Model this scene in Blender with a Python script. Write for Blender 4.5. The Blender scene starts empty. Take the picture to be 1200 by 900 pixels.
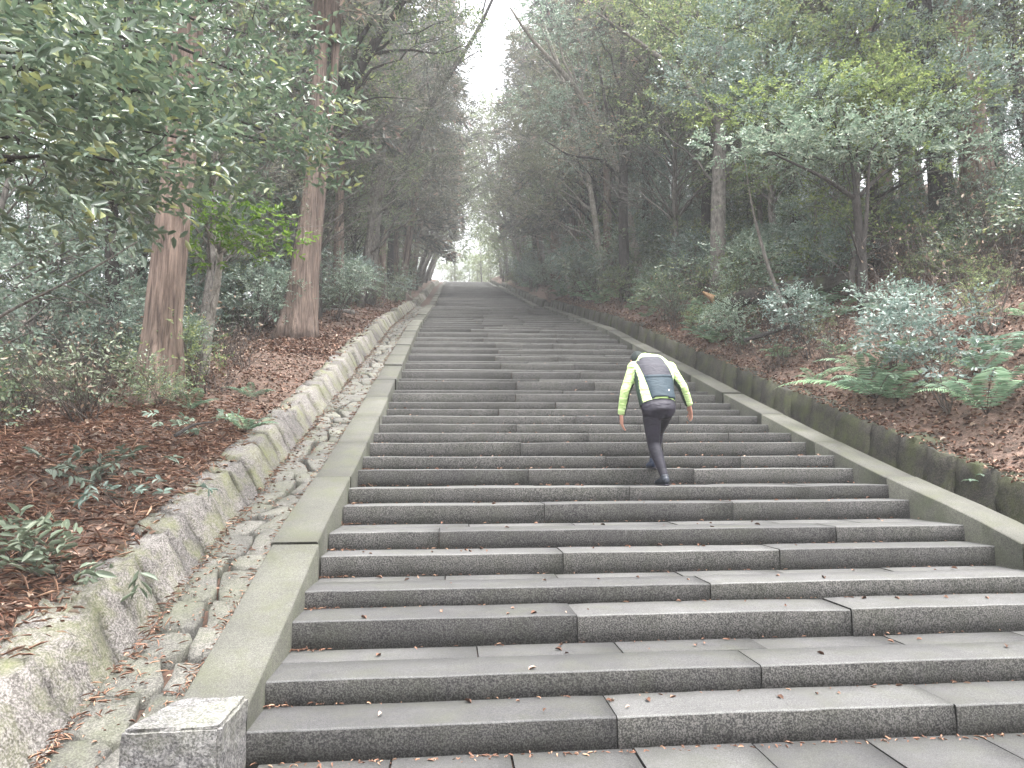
import bpy, bmesh, math, random
import numpy as np
from mathutils import Vector, Matrix
from mathutils.bvhtree import BVHTree

S = bpy.context.scene
COL = S.collection
rnd = random.Random(7)
G = np.random.default_rng(7)

# ------------------------------------------------------------------ camera
PITCH, YAW, ROLL, EYE = 0.1126126, 0.0868148, -0.0039351, 1.45
cam = bpy.data.cameras.new('camera')
cam.lens = 24.0; cam.sensor_width = 36.0; cam.clip_end = 3000.0; cam.clip_start = 0.05
camo = bpy.data.objects.new('camera', cam); COL.objects.link(camo)
fw = Vector((math.sin(YAW) * math.cos(PITCH), math.cos(YAW) * math.cos(PITCH), math.sin(PITCH)))
r0 = Vector((math.cos(YAW), -math.sin(YAW), 0)); u0 = r0.cross(fw)
rt = r0 * math.cos(ROLL) + u0 * math.sin(ROLL); up = u0 * math.cos(ROLL) - r0 * math.sin(ROLL)
camo.matrix_world = Matrix(((rt.x, up.x, -fw.x, 0), (rt.y, up.y, -fw.y, 0), (rt.z, up.z, -fw.z, EYE), (0, 0, 0, 1)))
S.camera = camo

# ------------------------------------------------------------------ sky, sun, exposure
SUN_EL, SUN_ROT = math.radians(76), math.radians(125)
w = bpy.data.worlds.new('World'); S.world = w; w.use_nodes = True
nt = w.node_tree; bg = nt.nodes['Background']
sky = nt.nodes.new('ShaderNodeTexSky'); sky.sky_type = 'NISHITA'; sky.sun_disc = False
sky.sun_elevation = SUN_EL; sky.sun_rotation = SUN_ROT; sky.dust_density = 4.0; sky.air_density = 1.0
hs = nt.nodes.new('ShaderNodeHueSaturation'); hs.inputs['Saturation'].default_value = 0.16
hs.inputs['Value'].default_value = 1.25
nt.links.new(sky.outputs[0], hs.inputs['Color']); nt.links.new(hs.outputs[0], bg.inputs['Color'])
bg.inputs['Strength'].default_value = 0.15
sl = bpy.data.lights.new('sun', 'SUN'); sl.energy = 1.5; sl.angle = math.radians(35); sl.color = (1, 0.97, 0.93)
so = bpy.data.objects.new('sun', sl); COL.objects.link(so)
sd = Vector((math.sin(SUN_ROT) * math.cos(SUN_EL), math.cos(SUN_ROT) * math.cos(SUN_EL), math.sin(SUN_EL)))
so.rotation_euler = (-sd).to_track_quat('-Z', 'Y').to_euler()
S.view_settings.view_transform = 'Standard'; S.view_settings.look = 'None'
S.view_settings.exposure = 2.42; S.view_settings.gamma = 1.0; S.view_settings.use_curve_mapping = False
S.render.engine = 'CYCLES'
S.cycles.max_bounces = 6; S.cycles.diffuse_bounces = 4; S.cycles.glossy_bounces = 2
S.cycles.transmission_bounces = 3; S.cycles.volume_bounces = 0; S.cycles.use_denoising = True
S.cycles.caustics_reflective = False; S.cycles.caustics_refractive = False

# ------------------------------------------------------------------ terrain profile (metres)
NY = [-400, 3.0, 3.58, 10.68, 13.2, 20, 33.5, 35, 68.4, 70, 93, 100, 400]
NZ = [0, 0, .155, 2.36, 3.18, 5.35, 9.1, 9.3, 19.3, 19.5, 26.3, 26.8, 30]
LX = [2.2, 3.5, 5.3, 8, 14, 30, 100, 400]; LO = [.22, .42, .1, -.7, -2, -4, -6, -12]
RX = [5.1, 7, 10.65, 14, 20, 30, 100, 400]; RO = [.40, 1.35, 2.9, 4.2, 6, 7.5, 10, 14]
XL, XR = -1.0, 4.49
def N(y): return np.interp(y, NY, NZ)
_ph = G.uniform(0, 6.28, (8, 2)); _fr = G.uniform(.5, 3.2, (8, 2)) * G.choice([-1, 1], (8, 2))
def bump(x, y):
    s = 0
    for k in range(8): s = s + np.sin(x * _fr[k, 0] + _ph[k, 0] + 1.3 * np.sin(y * _fr[k, 1] * .6 + _ph[k, 1])) * np.sin(y * _fr[k, 1] + _ph[k, 1])
    return s * .028
def ground(x, y):
    x = np.asarray(x, float); y = np.asarray(y, float)
    o = np.where(x < 1.7, np.interp(-x, LX, LO), np.interp(x, RX, RO))
    edge = np.clip(np.where(x < 1.7, (-x - 2.3) / .6, (x - 5.2) / .6), 0, 1)
    return N(y) + o + bump(x, y) * edge

# ------------------------------------------------------------------ object helpers
def tag(o, label=None, cat=None, group=None, kind=None):
    if label: o['label'] = label
    if cat: o['category'] = cat
    if group: o['group'] = group
    if kind: o['kind'] = kind
    return o
def link(name, data, parent=None, loc=None, rot=None, scl=None):
    o = bpy.data.objects.new(name, data); COL.objects.link(o)
    if parent is not None: o.parent = parent
    if loc is not None: o.location = loc
    if rot is not None: o.rotation_euler = rot
    if scl is not None: o.scale = (scl, scl, scl) if isinstance(scl, (int, float)) else scl
    return o
def thing(name, label, cat, group=None, loc=(0, 0, 0), rot=(0, 0, 0), scl=1.0):
    o = link(name, None, None, loc, rot, scl); o.empty_display_size = .2
    return tag(o, label, cat, group)
def mesh(name, V, F, mats, mi=None, smooth=False):
    """V (n,3); F list of arrays, each (m,k)"""
    V = np.asarray(V, np.float32)
    if isinstance(F, np.ndarray): F = [F]
    F = [np.asarray(f, np.int32) for f in F if len(f)]
    me = bpy.data.meshes.new(name)
    me.vertices.add(len(V)); me.vertices.foreach_set('co', V.ravel())
    tot = np.concatenate([np.full(len(f), f.shape[1], np.int32) for f in F])
    idx = np.concatenate([f.ravel() for f in F])
    me.loops.add(len(idx)); me.loops.foreach_set('vertex_index', idx)
    me.polygons.add(len(tot))
    st = np.concatenate([[0], np.cumsum(tot)[:-1]]).astype(np.int32)
    me.polygons.foreach_set('loop_start', st)
    try: me.polygons.foreach_set('loop_total', tot)
    except Exception: pass
    for m in (mats if isinstance(mats, (list, tuple)) else [mats]): me.materials.append(m)
    if mi is not None: me.polygons.foreach_set('material_index', np.asarray(mi, np.int32))
    if smooth: me.polygons.foreach_set('use_smooth', np.ones(len(tot), bool))
    me.update(calc_edges=True); me.validate()
    return me

# ------------------------------------------------------------------ materials
def newmat(name):
    m = bpy.data.materials.new(name); m.use_nodes = True
    nt = m.node_tree; b = nt.nodes['Principled BSDF']
    return m, nt, b
def N_(nt, t, **kw):
    n = nt.nodes.new(t)
    for k, v in kw.items():
        if k in n.inputs: n.inputs[k].default_value = v
        else: setattr(n, k, v)
    return n
def ramp(nt, src, stops):
    r = nt.nodes.new('ShaderNodeValToRGB'); e = r.color_ramp.elements
    while len(e) < len(stops): e.new(.5)
    for el, (p, c) in zip(e, stops):
        el.position = p; el.color = (c[0], c[1], c[2], 1) if not isinstance(c, (int, float)) else (c, c, c, 1)
    nt.links.new(src, r.inputs[0]); return r.outputs[0]
def mix(nt, fac, a, b, mode='MIX'):
    m = nt.nodes.new('ShaderNodeMix'); m.data_type = 'RGBA'; m.blend_type = mode
    for s, v in ((m.inputs[0], fac), (m.inputs[6], a), (m.inputs[7], b)):
        if isinstance(v, (int, float)): s.default_value = v
        elif isinstance(v, tuple): s.default_value = (*v, 1)
        else: nt.links.new(v, s)
    return m.outputs[2]
def noise(nt, co, scale, detail=4, rough=.6, dist=0, out=0):
    n = N_(nt, 'ShaderNodeTexNoise', Scale=scale, Detail=detail, Roughness=rough, Distortion=dist)
    nt.links.new(co, n.inputs['Vector']); return n.outputs[out]
def stone_mat(name, dark, light, speck, moss=None, moss_amt=.5, rough=.85, mott=26, contrast=1.0, stain=.5, bumpd=.6):
    m, nt, b = newmat(name)
    tc = N_(nt, 'ShaderNodeTexCoord').outputs['Object']
    oi = N_(nt, 'ShaderNodeObjectInfo').outputs['Random']
    # shift the pattern per stone
    add = N_(nt, 'ShaderNodeVectorMath', operation='ADD'); sc = N_(nt, 'ShaderNodeVectorMath', operation='SCALE')
    cmb = N_(nt, 'ShaderNodeCombineXYZ', X=31.0, Y=17.0, Z=9.0)
    nt.links.new(cmb.outputs[0], sc.inputs[0]); nt.links.new(oi, sc.inputs['Scale'])
    nt.links.new(tc, add.inputs[0]); nt.links.new(sc.outputs[0], add.inputs[1]); co = add.outputs[0]
    a = ramp(nt, noise(nt, co, mott, 5, .75, .4), [(.41 , dark), (.59, light)])
    b1 = ramp(nt, noise(nt, co, mott * 3.2, 2, .6), [(.44, dark), (.60, speck)])
    c = mix(nt, .5, a, b1)
    big = ramp(nt, noise(nt, co, 2.1, 5, .65), [(.30, 1 - stain * .62), (.66, 1.0)])
    c = mix(nt, 1.0, c, big, 'MULTIPLY')
    tint = ramp(nt, oi, [(0, (.74, .73, .73)), (.5, (1, .99, .97)), (1, (1.24, 1.23, 1.2))])
    c = mix(nt, 1.0, c, tint, 'MULTIPLY')
    if moss:
        mf = ramp(nt, noise(nt, tc, 3.2, 6, .7, .3), [(.45, 0.0), (.45 + .25, moss_amt)])
        c = mix(nt, mf, c, moss)
    nt.links.new(c, b.inputs['Base Color']); b.inputs['Roughness'].default_value = rough
    bp = N_(nt, 'ShaderNodeBump', Strength=bumpd, Distance=.012)
    nt.links.new(noise(nt, co, mott * 2.2, 5, .75), bp.inputs['Height'])
    nt.links.new(bp.outputs[0], b.inputs['Normal'])
    return m
M = {}
M['riser'] = stone_mat('granite_step', (0.008, 0.008, 0.008), (0.054, 0.052, 0.048), (0.174, 0.167, 0.160), moss=(0.025, 0.028, 0.013), moss_amt=.35, mott=36)  # weathered risers, darkened further: shade of light from above put into the colour
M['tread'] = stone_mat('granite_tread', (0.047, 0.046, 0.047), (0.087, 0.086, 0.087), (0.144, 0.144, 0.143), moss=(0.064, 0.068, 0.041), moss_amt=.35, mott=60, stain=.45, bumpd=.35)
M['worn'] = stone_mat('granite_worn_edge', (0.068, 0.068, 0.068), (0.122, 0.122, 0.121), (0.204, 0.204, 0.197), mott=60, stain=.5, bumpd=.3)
M['cap'] = stone_mat('granite_kerb', (0.047, 0.047, 0.040), (0.092, 0.091, 0.079), (0.151, 0.148, 0.131), moss=(0.072, 0.077, 0.040), moss_amt=.6, mott=60, stain=.45, bumpd=.4)
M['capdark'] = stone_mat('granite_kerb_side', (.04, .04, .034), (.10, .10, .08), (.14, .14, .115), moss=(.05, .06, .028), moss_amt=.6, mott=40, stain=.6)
M['block'] = stone_mat('granite_block', (0.062, 0.060, 0.062), (0.278, 0.273, 0.268), (0.412, 0.402, 0.392), moss=(0.196, 0.206, 0.123), moss_amt=.35, mott=30, stain=.5)
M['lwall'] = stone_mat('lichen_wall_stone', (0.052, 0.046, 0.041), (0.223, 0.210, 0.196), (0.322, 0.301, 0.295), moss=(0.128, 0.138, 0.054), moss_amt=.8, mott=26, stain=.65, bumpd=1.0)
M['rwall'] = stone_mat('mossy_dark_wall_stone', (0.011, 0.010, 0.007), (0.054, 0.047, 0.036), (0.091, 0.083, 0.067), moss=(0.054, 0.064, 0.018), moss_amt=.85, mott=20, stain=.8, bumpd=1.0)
M['flag'] = stone_mat('gutter_flagstone', (0.056, 0.054, 0.048), (0.151, 0.147, 0.133), (0.232, 0.222, 0.202), moss=(0.101, 0.111, 0.060), moss_amt=.5, mott=32, stain=.7, bumpd=.8)

def ground_mat():
    m, nt, b = newmat('forest_floor')
    co = N_(nt, 'ShaderNodeTexCoord').outputs['Object']
    a = ramp(nt, noise(nt, co, 9, 8, .75, .6), [(.34, (.04, .028, .021)), (.5, (.12, .075, .055)), (.62, (.20, .13, .10)), (.74, (.30, .23, .18))])
    b2 = ramp(nt, noise(nt, co, 60, 4, .7), [(.3, .45), (.7, 1.25)])
    c = mix(nt, 1.0, a, b2, 'MULTIPLY')
    nt.links.new(c, b.inputs['Base Color']); b.inputs['Roughness'].default_value = .95
    bp = N_(nt, 'ShaderNodeBump', Strength=1.0, Distance=.03)
    nt.links.new(noise(nt, co, 28, 6, .75), bp.inputs['Height']); nt.links.new(bp.outputs[0], b.inputs['Normal'])
    return m
M['ground'] = ground_mat()
def soil_mat():
    m, nt, b = newmat('joint_soil')
    co = N_(nt, 'ShaderNodeTexCoord').outputs['Object']
    a = ramp(nt, noise(nt, co, 35, 6, .75), [(.35, (.02, .015, .011)), (.6, (.085, .045, .03)), (.75, (.16, .09, .06))])
    nt.links.new(a, b.inputs['Base Color']); b.inputs['Roughness'].default_value = .95
    return m
M['soil'] = soil_mat()

def leaf_mat(name, stops, rough=.5, trans=.3, spec=.5, objvar=.25):
    m, nt, b = newmat(name)
    gi = N_(nt, 'ShaderNodeNewGeometry').outputs['Random Per Island']
    c = ramp(nt, gi, stops)
    if objvar:
        oi = N_(nt, 'ShaderNodeObjectInfo').outputs['Random']
        c = mix(nt, 1.0, c, ramp(nt, oi, [(0, (1 - objvar, 1 - objvar * .9, 1 - objvar * .6)), (1, (1 + objvar, 1 + objvar * .9, 1 + objvar * .5))]), 'MULTIPLY')
    nt.links.new(c, b.inputs['Base Color']); b.inputs['Roughness'].default_value = rough
    b.inputs['Specular IOR Level'].default_value = spec
    if trans:
        trans = trans + .08; tr = N_(nt, 'ShaderNodeBsdfTranslucent'); nt.links.new(c, tr.inputs['Color'])
        mx = N_(nt, 'ShaderNodeMixShader', Fac=trans)
        out = nt.nodes['Material Output']
        nt.links.new(b.outputs[0], mx.inputs[1]); nt.links.new(tr.outputs[0], mx.inputs[2]); nt.links.new(mx.outputs[0], out.inputs['Surface'])
    return m
M['lf_dark'] = leaf_mat('leaf_dark_glossy', [(0, (0.065, 0.107, 0.065)), (.5, (0.121, 0.173, 0.105)), (.85, (0.187, 0.241, 0.150)), (1, (0.307, 0.327, 0.116))], .40, .25, 1.0)
M['lf_blue'] = leaf_mat('leaf_bluish', [(0, (0.108, 0.167, 0.126)), (.6, (0.207, 0.284, 0.229)), (1, (0.346, 0.393, 0.320))], .42, .25, 1.0)
M['lf_mid'] = leaf_mat('leaf_mid_green', [(0, (0.079, 0.116, 0.069)), (.5, (0.150, 0.203, 0.103)), (1, (0.284, 0.312, 0.135))], .5, .35)
M['lf_yel'] = leaf_mat('leaf_yellow_green', [(0, (.085, .125, .055)), (.4, (.135, .180, .070)), (.8, (.20, .26, .085)), (1, (.30, .34, .12))], .5, .4)
M['lf_bright'] = leaf_mat('leaf_bright_green', [(0, (.055, .12, .018)), (.5, (.11, .20, .025)), (1, (.20, .30, .05))], .45, .4)
M['lf_con'] = leaf_mat('needle_spray', [(0, (0.082, 0.092, 0.082)), (.5, (0.140, 0.153, 0.129)), (.85, (0.210, 0.202, 0.167)), (1, (0.350, 0.230, 0.194))], .7, .3, .3)
M['lf_far'] = leaf_mat('leaf_pale_far', [(0, (0.099, 0.132, 0.077)), (.5, (0.165, 0.209, 0.110)), (1, (0.286, 0.330, 0.154))], .6, .4)  # distant haze and brightness put into a paler leaf colour for far trees
M['lf_twig'] = leaf_mat('leaf_sparse_grey', [(0, (.07, .085, .06)), (.5, (.12, .135, .095)), (1, (.20, .19, .14))], .5, .3)
M['lf_fern'] = leaf_mat('fern_green', [(0, (0.097, 0.160, 0.097)), (.5, (0.169, 0.267, 0.165)), (1, (0.273, 0.374, 0.254))], .5, .35)
M['lf_pale'] = leaf_mat('leaf_pale_dusty', [(0, (0.096, 0.125, 0.081)), (.5, (0.147, 0.184, 0.125)), (1, (0.220, 0.250, 0.184))], .45, .2)
M['lf_dead'] = leaf_mat('dead_leaf', [(0, (0.053, 0.030, 0.022)), (.35, (0.131, 0.068, 0.046)), (.65, (0.210, 0.120, 0.085)), (.9, (0.315, 0.210, 0.155)), (1, (0.420, 0.320, 0.260))], .8, 0, .2, 0)
M['lf_deadpale'] = leaf_mat('dead_leaf_pale', [(0, (.14, .09, .06)), (.5, (.26, .19, .14)), (1, (.40, .33, .27))], .75, .1, .2, 0)
M['lf_needle'] = leaf_mat('dead_needles', [(0, (0.103, 0.056, 0.039)), (.5, (0.239, 0.126, 0.086)), (1, (0.443, 0.284, 0.189))], .8, 0, .3, 0)

def bark_mat(name, dark, light, sx=14, sz=1.6, moss=None):
    m, nt, b = newmat(name)
    co = N_(nt, 'ShaderNodeTexCoord').outputs['Object']
    mp = N_(nt, 'ShaderNodeMapping'); mp.inputs['Scale'].default_value = (sx, sx, sz)
    nt.links.new(co, mp.inputs[0])
    n1 = noise(nt, mp.outputs[0], 1.6, 6, .7, .5)
    c = ramp(nt, n1, [(.36, dark), (.64, light)])
    c = mix(nt, 1.0, c, ramp(nt, noise(nt, co, 1.3, 4, .6), [(.3, .65), (.7, 1.15)]), 'MULTIPLY')
    oi = N_(nt, 'ShaderNodeObjectInfo').outputs['Random']
    c = mix(nt, 1.0, c, ramp(nt, oi, [(0, .75), (1, 1.2)]), 'MULTIPLY')
    if moss:
        c = mix(nt, ramp(nt, noise(nt, co, 2.4, 5, .65), [(.5, 0.0), (.66, .8)]), c, moss)
    nt.links.new(c, b.inputs['Base Color']); b.inputs['Roughness'].default_value = .9
    bp = N_(nt, 'ShaderNodeBump', Strength=1.0, Distance=.06)
    nt.links.new(n1, bp.inputs['Height']); nt.links.new(bp.outputs[0], b.inputs['Normal'])
    return m
M['bk_cedar'] = bark_mat('cedar_bark', (.065, .043, .034), (.30, .222, .178), 13, .8)
M['bk_grey'] = bark_mat('grey_bark', (.075, .068, .060), (.24, .22, .195), 10, 4)
M['bk_dark'] = bark_mat('dark_bark', (.018, .015, .013), (.065, .056, .050), 12, 3)
M['bk_pale'] = bark_mat('pale_bark', (.17, .155, .13), (.38, .35, .31), 9, 5)
M['bk_moss'] = bark_mat('mossy_log_bark', (.012, .010, .008), (.05, .043, .034), 8, 3, moss=(.05, .065, .02))
M['wood'] = bark_mat('broken_wood', (.28, .15, .07), (.50, .33, .19), 20, 3)
M['twig'] = bark_mat('twig_bark', (.06, .045, .038), (.17, .14, .12), 14, 4)

# ------------------------------------------------------------------ geometry primitives (numpy)
class MB:
    def __init__(s): s.V = []; s.F = []; s.M = []; s.n = 0
    def add(s, V, F, m=0):
        V = np.asarray(V, float); F = np.asarray(F, int)
        s.V.append(V); s.F.append(F + s.n); s.M.append(np.full(len(F), m)); s.n += len(V); return s
    def build(s, name, mats, smooth=False):
        return mesh(name, np.concatenate(s.V), s.F, mats, np.concatenate(s.M), smooth)
def frames(P):
    P = np.asarray(P, float); T = np.gradient(P, axis=0); T /= np.linalg.norm(T, axis=1)[:, None] + 1e-9
    a = np.array([0, 0, 1.]) if abs(T[0, 2]) < .8 else np.array([1., 0, 0])
    A = []; 
    for t in T:
        a = a - t * (a @ t); a /= np.linalg.norm(a) + 1e-9; A.append(a.copy())
    A = np.array(A); return T, A, np.cross(T, A)
def ridged(P, r, sides, rng, nb=7, amp=.22):
    V, F, T = tube(P, r, sides); P = np.asarray(P); n = len(P); th = np.linspace(0, 2 * np.pi, sides, endpoint=False)
    ph = rng.uniform(0, 6.28, 3); t = np.linspace(0, 1, n)[:, None]; low = np.exp(-t * 16)
    k = 1 + low * amp * np.sin(th * nb + ph[0] + 2 * t) + low * .12 * np.sin(th * 3 + ph[1]) + .035 * np.sin(th * 9 + ph[2] + t * 9) + .02 * rng.normal(0, 1, (n, sides)) + .03 * rng.normal(0, 1, (1, sides))
    B = V[:n * sides].reshape(n, sides, 3); V[:n * sides] = (P[:, None] + (B - P[:, None]) * k[:, :, None]).reshape(-1, 3)
    return V, F, T
def tube(P, r, sides=7, rough=0.0, rng=None, cap=True):
    P = np.asarray(P, float); n = len(P); r = np.broadcast_to(r, (n,)).astype(float)
    T, A, B = frames(P); th = np.linspace(0, 2 * np.pi, sides, endpoint=False)
    R = np.repeat(r[:, None], sides, 1)
    if rough and rng is not None: R = R * (1 + rough * rng.normal(0, 1, (1, sides)) * .7 + rough * rng.normal(0, 1, (n, sides)) * .5)
    V = P[:, None, :] + R[:, :, None] * (np.cos(th)[None, :, None] * A[:, None, :] + np.sin(th)[None, :, None] * B[:, None, :])
    V = V.reshape(-1, 3); i = np.arange(n - 1)[:, None] * sides; j = np.arange(sides)[None, :]; k = (j + 1) % sides
    F = np.stack([i + j, i + k, i + sides + k, i + sides + j], -1).reshape(-1, 4)
    if cap:
        V = np.concatenate([V, P[:1], P[-1:]]); a, b = n * sides, n * sides + 1
        j = np.arange(sides); k = (j + 1) % sides; e = (n - 1) * sides
        F = np.concatenate([F, np.stack([k, j, np.full(sides, a), np.full(sides, a)], -1)]) if False else F
        Vt = V; tri1 = np.stack([k, j, np.full(sides, a)], -1); tri2 = np.stack([e + j, e + k, np.full(sides, b)], -1)
        return Vt, F, np.concatenate([tri1, tri2])
    return V, F, np.zeros((0, 3), int)
def addtube(mb, P, r, sides=7, m=0, rough=0., rng=None):
    V, F, T = tube(P, r, sides, rough, rng)
    mb.V.append(V); mb.F.append(F + mb.n); mb.M.append(np.full(len(F), m)); mb.F.append(T + mb.n); mb.M.append(np.full(len(T), m)); mb.n += len(V)
def smoothline(P, n):
    P = np.asarray(P, float); d = np.concatenate([[0], np.cumsum(np.linalg.norm(np.diff(P, axis=0), axis=1))])
    t = np.linspace(0, d[-1], n)
    Q = np.stack([np.interp(t, d, P[:, k]) for k in range(P.shape[1])], 1)
    for _ in range(2): Q[1:-1] = (Q[:-2] + 2 * Q[1:-1] + Q[2:]) / 4
    return Q
def nrm(v): return v / (np.linalg.norm(v, axis=-1, keepdims=True) + 1e-9)
def leaves(P, ax, no, L, W, fold=.25, full=True):
    """P base (n,3), ax axis, no approx normal, L,W (n,)"""
    ax = nrm(ax); si = nrm(np.cross(no, ax)); no = np.cross(ax, si)
    L = np.broadcast_to(L, (len(P),))[:, None]; W = np.broadcast_to(W, (len(P),))[:, None] * .5
    if full:
        up = no * W * fold * 2
        v = np.stack([P, P + ax * L * .32 - si * W + up, P + ax * L * .72 - si * W * .8 + up, P + ax * L - no * L * .10,
                      P + ax * L * .72 + si * W * .8 + up, P + ax * L * .32 + si * W + up], 1)
        f = np.array([[0, 3, 2, 1], [0, 5, 4, 3]]); k = 6
    else:
        up = no * W * fold
        v = np.stack([P, P + ax * L * .5 - si * W + up, P + ax * L, P + ax * L * .5 + si * W - up], 1)
        f = np.array([[0, 3, 2, 1]]); k = 4
    n = len(P); F = (f[None] + (np.arange(n) * k)[:, None, None]).reshape(-1, 4)
    return v.reshape(-1, 3), F
def rdirs(rng, n, zb=0., zs=1.):
    v = rng.normal(0, 1, (n, 3)); v[:, 2] = v[:, 2] * zs + zb; return nrm(v)
def twig_leaves(rng, O, D, tl, nl, L, W, droop=.0, full=True, flat=.5, spread=.9):
    """leaves set alternately along short twigs starting at O heading D"""
    m = len(O); t = np.tile(np.linspace(.15, 1, nl), m); I = np.repeat(np.arange(m), nl)
    D = nrm(D); upv = nrm(np.array([0, 0, 1.]) + rng.normal(0, flat, (m, 3)))
    Sd = nrm(np.cross(D, upv)); TL = tl * rng.uniform(.6, 1.3, m)
    side = np.tile(np.where(np.arange(nl) % 2 == 0, 1., -1.), m)
    Pp = O[I] + D[I] * (t * TL[I])[:, None]; Pp[:, 2] -= droop * (t * TL[I]) ** 2
    ax = D[I] * .75 + Sd[I] * side[:, None] * spread + rng.normal(0, .28, (m * nl, 3)); ax[:, 2] -= droop * .5
    no = upv[I] + rng.normal(0, .38, (m * nl, 3))
    s = rng.uniform(.65, 1.15, m * nl)
    return leaves(Pp, ax, no, L * s, W * s, full=full)

# ------------------------------------------------------------------ ground sheet
def build_ground():
    xl = -np.concatenate([np.linspace(2.26, 8, 52), np.linspace(8.3, 20, 26), np.linspace(22, 60, 14), np.geomspace(70, 420, 10)])[::-1]
    xm = np.array([-2.2, -1.0, 1.7, 4.5, 5.02])
    xr = np.concatenate([np.linspace(5.1, 12, 60), np.linspace(12.4, 24, 24), np.linspace(26, 60, 12), np.geomspace(70, 420, 10)])
    X = np.concatenate([xl, xm, xr])
    Y = np.concatenate([-np.geomspace(420, 6, 14), np.linspace(-5, 2, 12), np.linspace(2.15, 22, 150), np.linspace(22.5, 60, 60), np.linspace(62, 120, 30), np.geomspace(130, 420, 12)])
    XX, YY = np.meshgrid(X, Y, indexing='ij')
    Z = ground(XX, YY)
    mid = (XX > -2.25) & (XX < 5.05)
    Z = np.where(mid, np.where((YY < 3.3), -.15, N(YY) - .42), Z)
    wide = (YY < 2.9)
    Z = np.where(mid & (YY > 99), N(YY), Z)
    r = G.normal(0, .012, Z.shape); Z = Z + np.where(mid, 0, r)
    nx, ny = len(X), len(Y); V = np.stack([XX, YY, Z], -1).reshape(-1, 3)
    i = np.arange(nx - 1)[:, None] * ny + np.arange(ny - 1)[None, :]
    F = np.stack([i, i + ny, i + ny + 1, i + 1], -1).reshape(-1, 4)
    o = link('ground', mesh('ground', V, F, M['ground'], smooth=True)); tag(o, kind='structure')
build_ground()

# ------------------------------------------------------------------ stones
def bar_stone(x0, x1, y0, y1, z0, z1, seg, rng, jit=.004, ch=.012, mats=('riser', 'tread', 'worn'), dz=0., skew=0.):
    """a long granite block: section in YZ swept along X, front nosing chamfered and worn"""
    sec = np.array([[y0, z0], [y0, (z0 + z1) / 2], [y0, z1 - ch], [y0 + ch * .5, z1 - ch * .3], [y0 + ch * 1.3, z1], [(y0 + y1) / 2, z1], [y1, z1], [y1, z0]])
    k = len(sec); xs = np.linspace(x0, x1, seg + 1)
    V = np.zeros((seg + 1, k, 3)); V[:, :, 0] = xs[:, None]; V[:, :, 1] = sec[None, :, 0]; V[:, :, 2] = sec[None, :, 1]
    w = rng.normal(0, jit, (seg + 1, 1)); w = (w + np.roll(w, 1, 0) + np.roll(w, -1, 0)) / 3; V[:, 2:7, 2] += w; V[:, 0:2, 1] += rng.normal(0, jit * .9, (seg + 1, 2)); V[:, 2:5, 1] += rng.normal(0, jit * .5, (seg + 1, 1)); V[:, 2:6, 2] += rng.normal(0, jit * .2, (seg + 1, 4))
    V[:, 2:7, 2] += (dz * (np.linspace(0, 1, seg + 1) - .5))[:, None]; V[:, 0:5, 1] += (skew * np.linspace(0, 1, seg + 1))[:, None]
    for e, s in ((0, 1), (-1, -1)):
        V[e, 2:7, 2] -= ch * .35; V[e, 0:5, 1] += ch * .35
    F = []; mi = []
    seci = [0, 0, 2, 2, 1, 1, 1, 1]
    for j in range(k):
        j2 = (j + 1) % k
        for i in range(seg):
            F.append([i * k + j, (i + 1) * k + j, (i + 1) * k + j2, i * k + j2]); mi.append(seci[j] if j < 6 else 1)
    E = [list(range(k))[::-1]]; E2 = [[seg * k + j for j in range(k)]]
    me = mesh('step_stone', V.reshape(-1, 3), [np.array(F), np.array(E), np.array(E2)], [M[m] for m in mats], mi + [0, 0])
    return me
def rough_stone(c, size, ax, rng, n=4, jit=.02, mat='lwall', power=4.0, flatten=None):
    """an irregular block: rounded superellipsoid grid with noise. ax = 3x3 rows (local x,y,z axes)"""
    g = np.linspace(-1, 1, n + 1); V = {}; F = []
    def vid(a, b, cc):
        return V.setdefault((round(a, 4), round(b, 4), round(cc, 4)), len(V))
    for axis in range(3):
        for s in (-1, 1):
            for i in range(n):
                for j in range(n):
                    q = []
                    for (u, v) in ((g[i], g[j]), (g[i + 1], g[j]), (g[i + 1], g[j + 1]), (g[i], g[j + 1])):
                        p = [0, 0, 0]; p[axis] = s; p[(axis + 1) % 3] = u; p[(axis + 2) % 3] = v; q.append(vid(*p))
                    F.append(q if s > 0 else q[::-1])
    P = np.array(list(V.keys()), float)
    nr = (np.abs(P) ** power).sum(1) ** (1 / power); P = P * (.955 + .045 / nr[:, None] * 1.02)
    P = np.sign(P) * np.minimum(np.abs(P), 1.0)
    P = P * np.asarray(size) * .5
    P += rng.normal(0, jit, P.shape)
    tp = rng.normal(0, .035, 2); P[:, 0] *= 1 + tp[0] * P[:, 2] / size[2] * 2; P[:, 2] *= 1 + tp[1] * P[:, 0] / size[0] * 2
    W = P @ np.asarray(ax) + np.asarray(c)
    return W, np.array(F)

# step positions: fitted first sixteen, then regular pairs following the hill profile
STEPS = [(3.58, .155), (3.91, .290), (4.49, .461), (4.86, .581), (5.40, .741), (5.73, .882), (6.43, 1.052), (6.75, 1.195), (7.36, 1.365), (7.72, 1.500), (8.36, 1.675), (8.73, 1.811), (9.37, 1.957), (9.72, 2.096), (10.33, 2.238), (10.68, 2.370)]
y = 10.68; k = 17; FL = [0] * 16
prevz = 2.37
while y < 93:
    y += .61 if k % 2 == 1 else .35
    if 33.5 < y < 35.2 or 68.4 < y < 70.2: k += 1; continue
    z = float(N(y)) + (.012 if k % 2 else -.01) + rnd.uniform(-.006, .006)
    if z > prevz + .07: STEPS.append((y, z)); prevz = z; FL.append(0 if y < 34 else (1 if y < 69 else 2))
    k += 1
stair = thing('stone_stairway', 'long grey granite stairway climbing straight up the forested hill', 'stairway')
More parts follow.
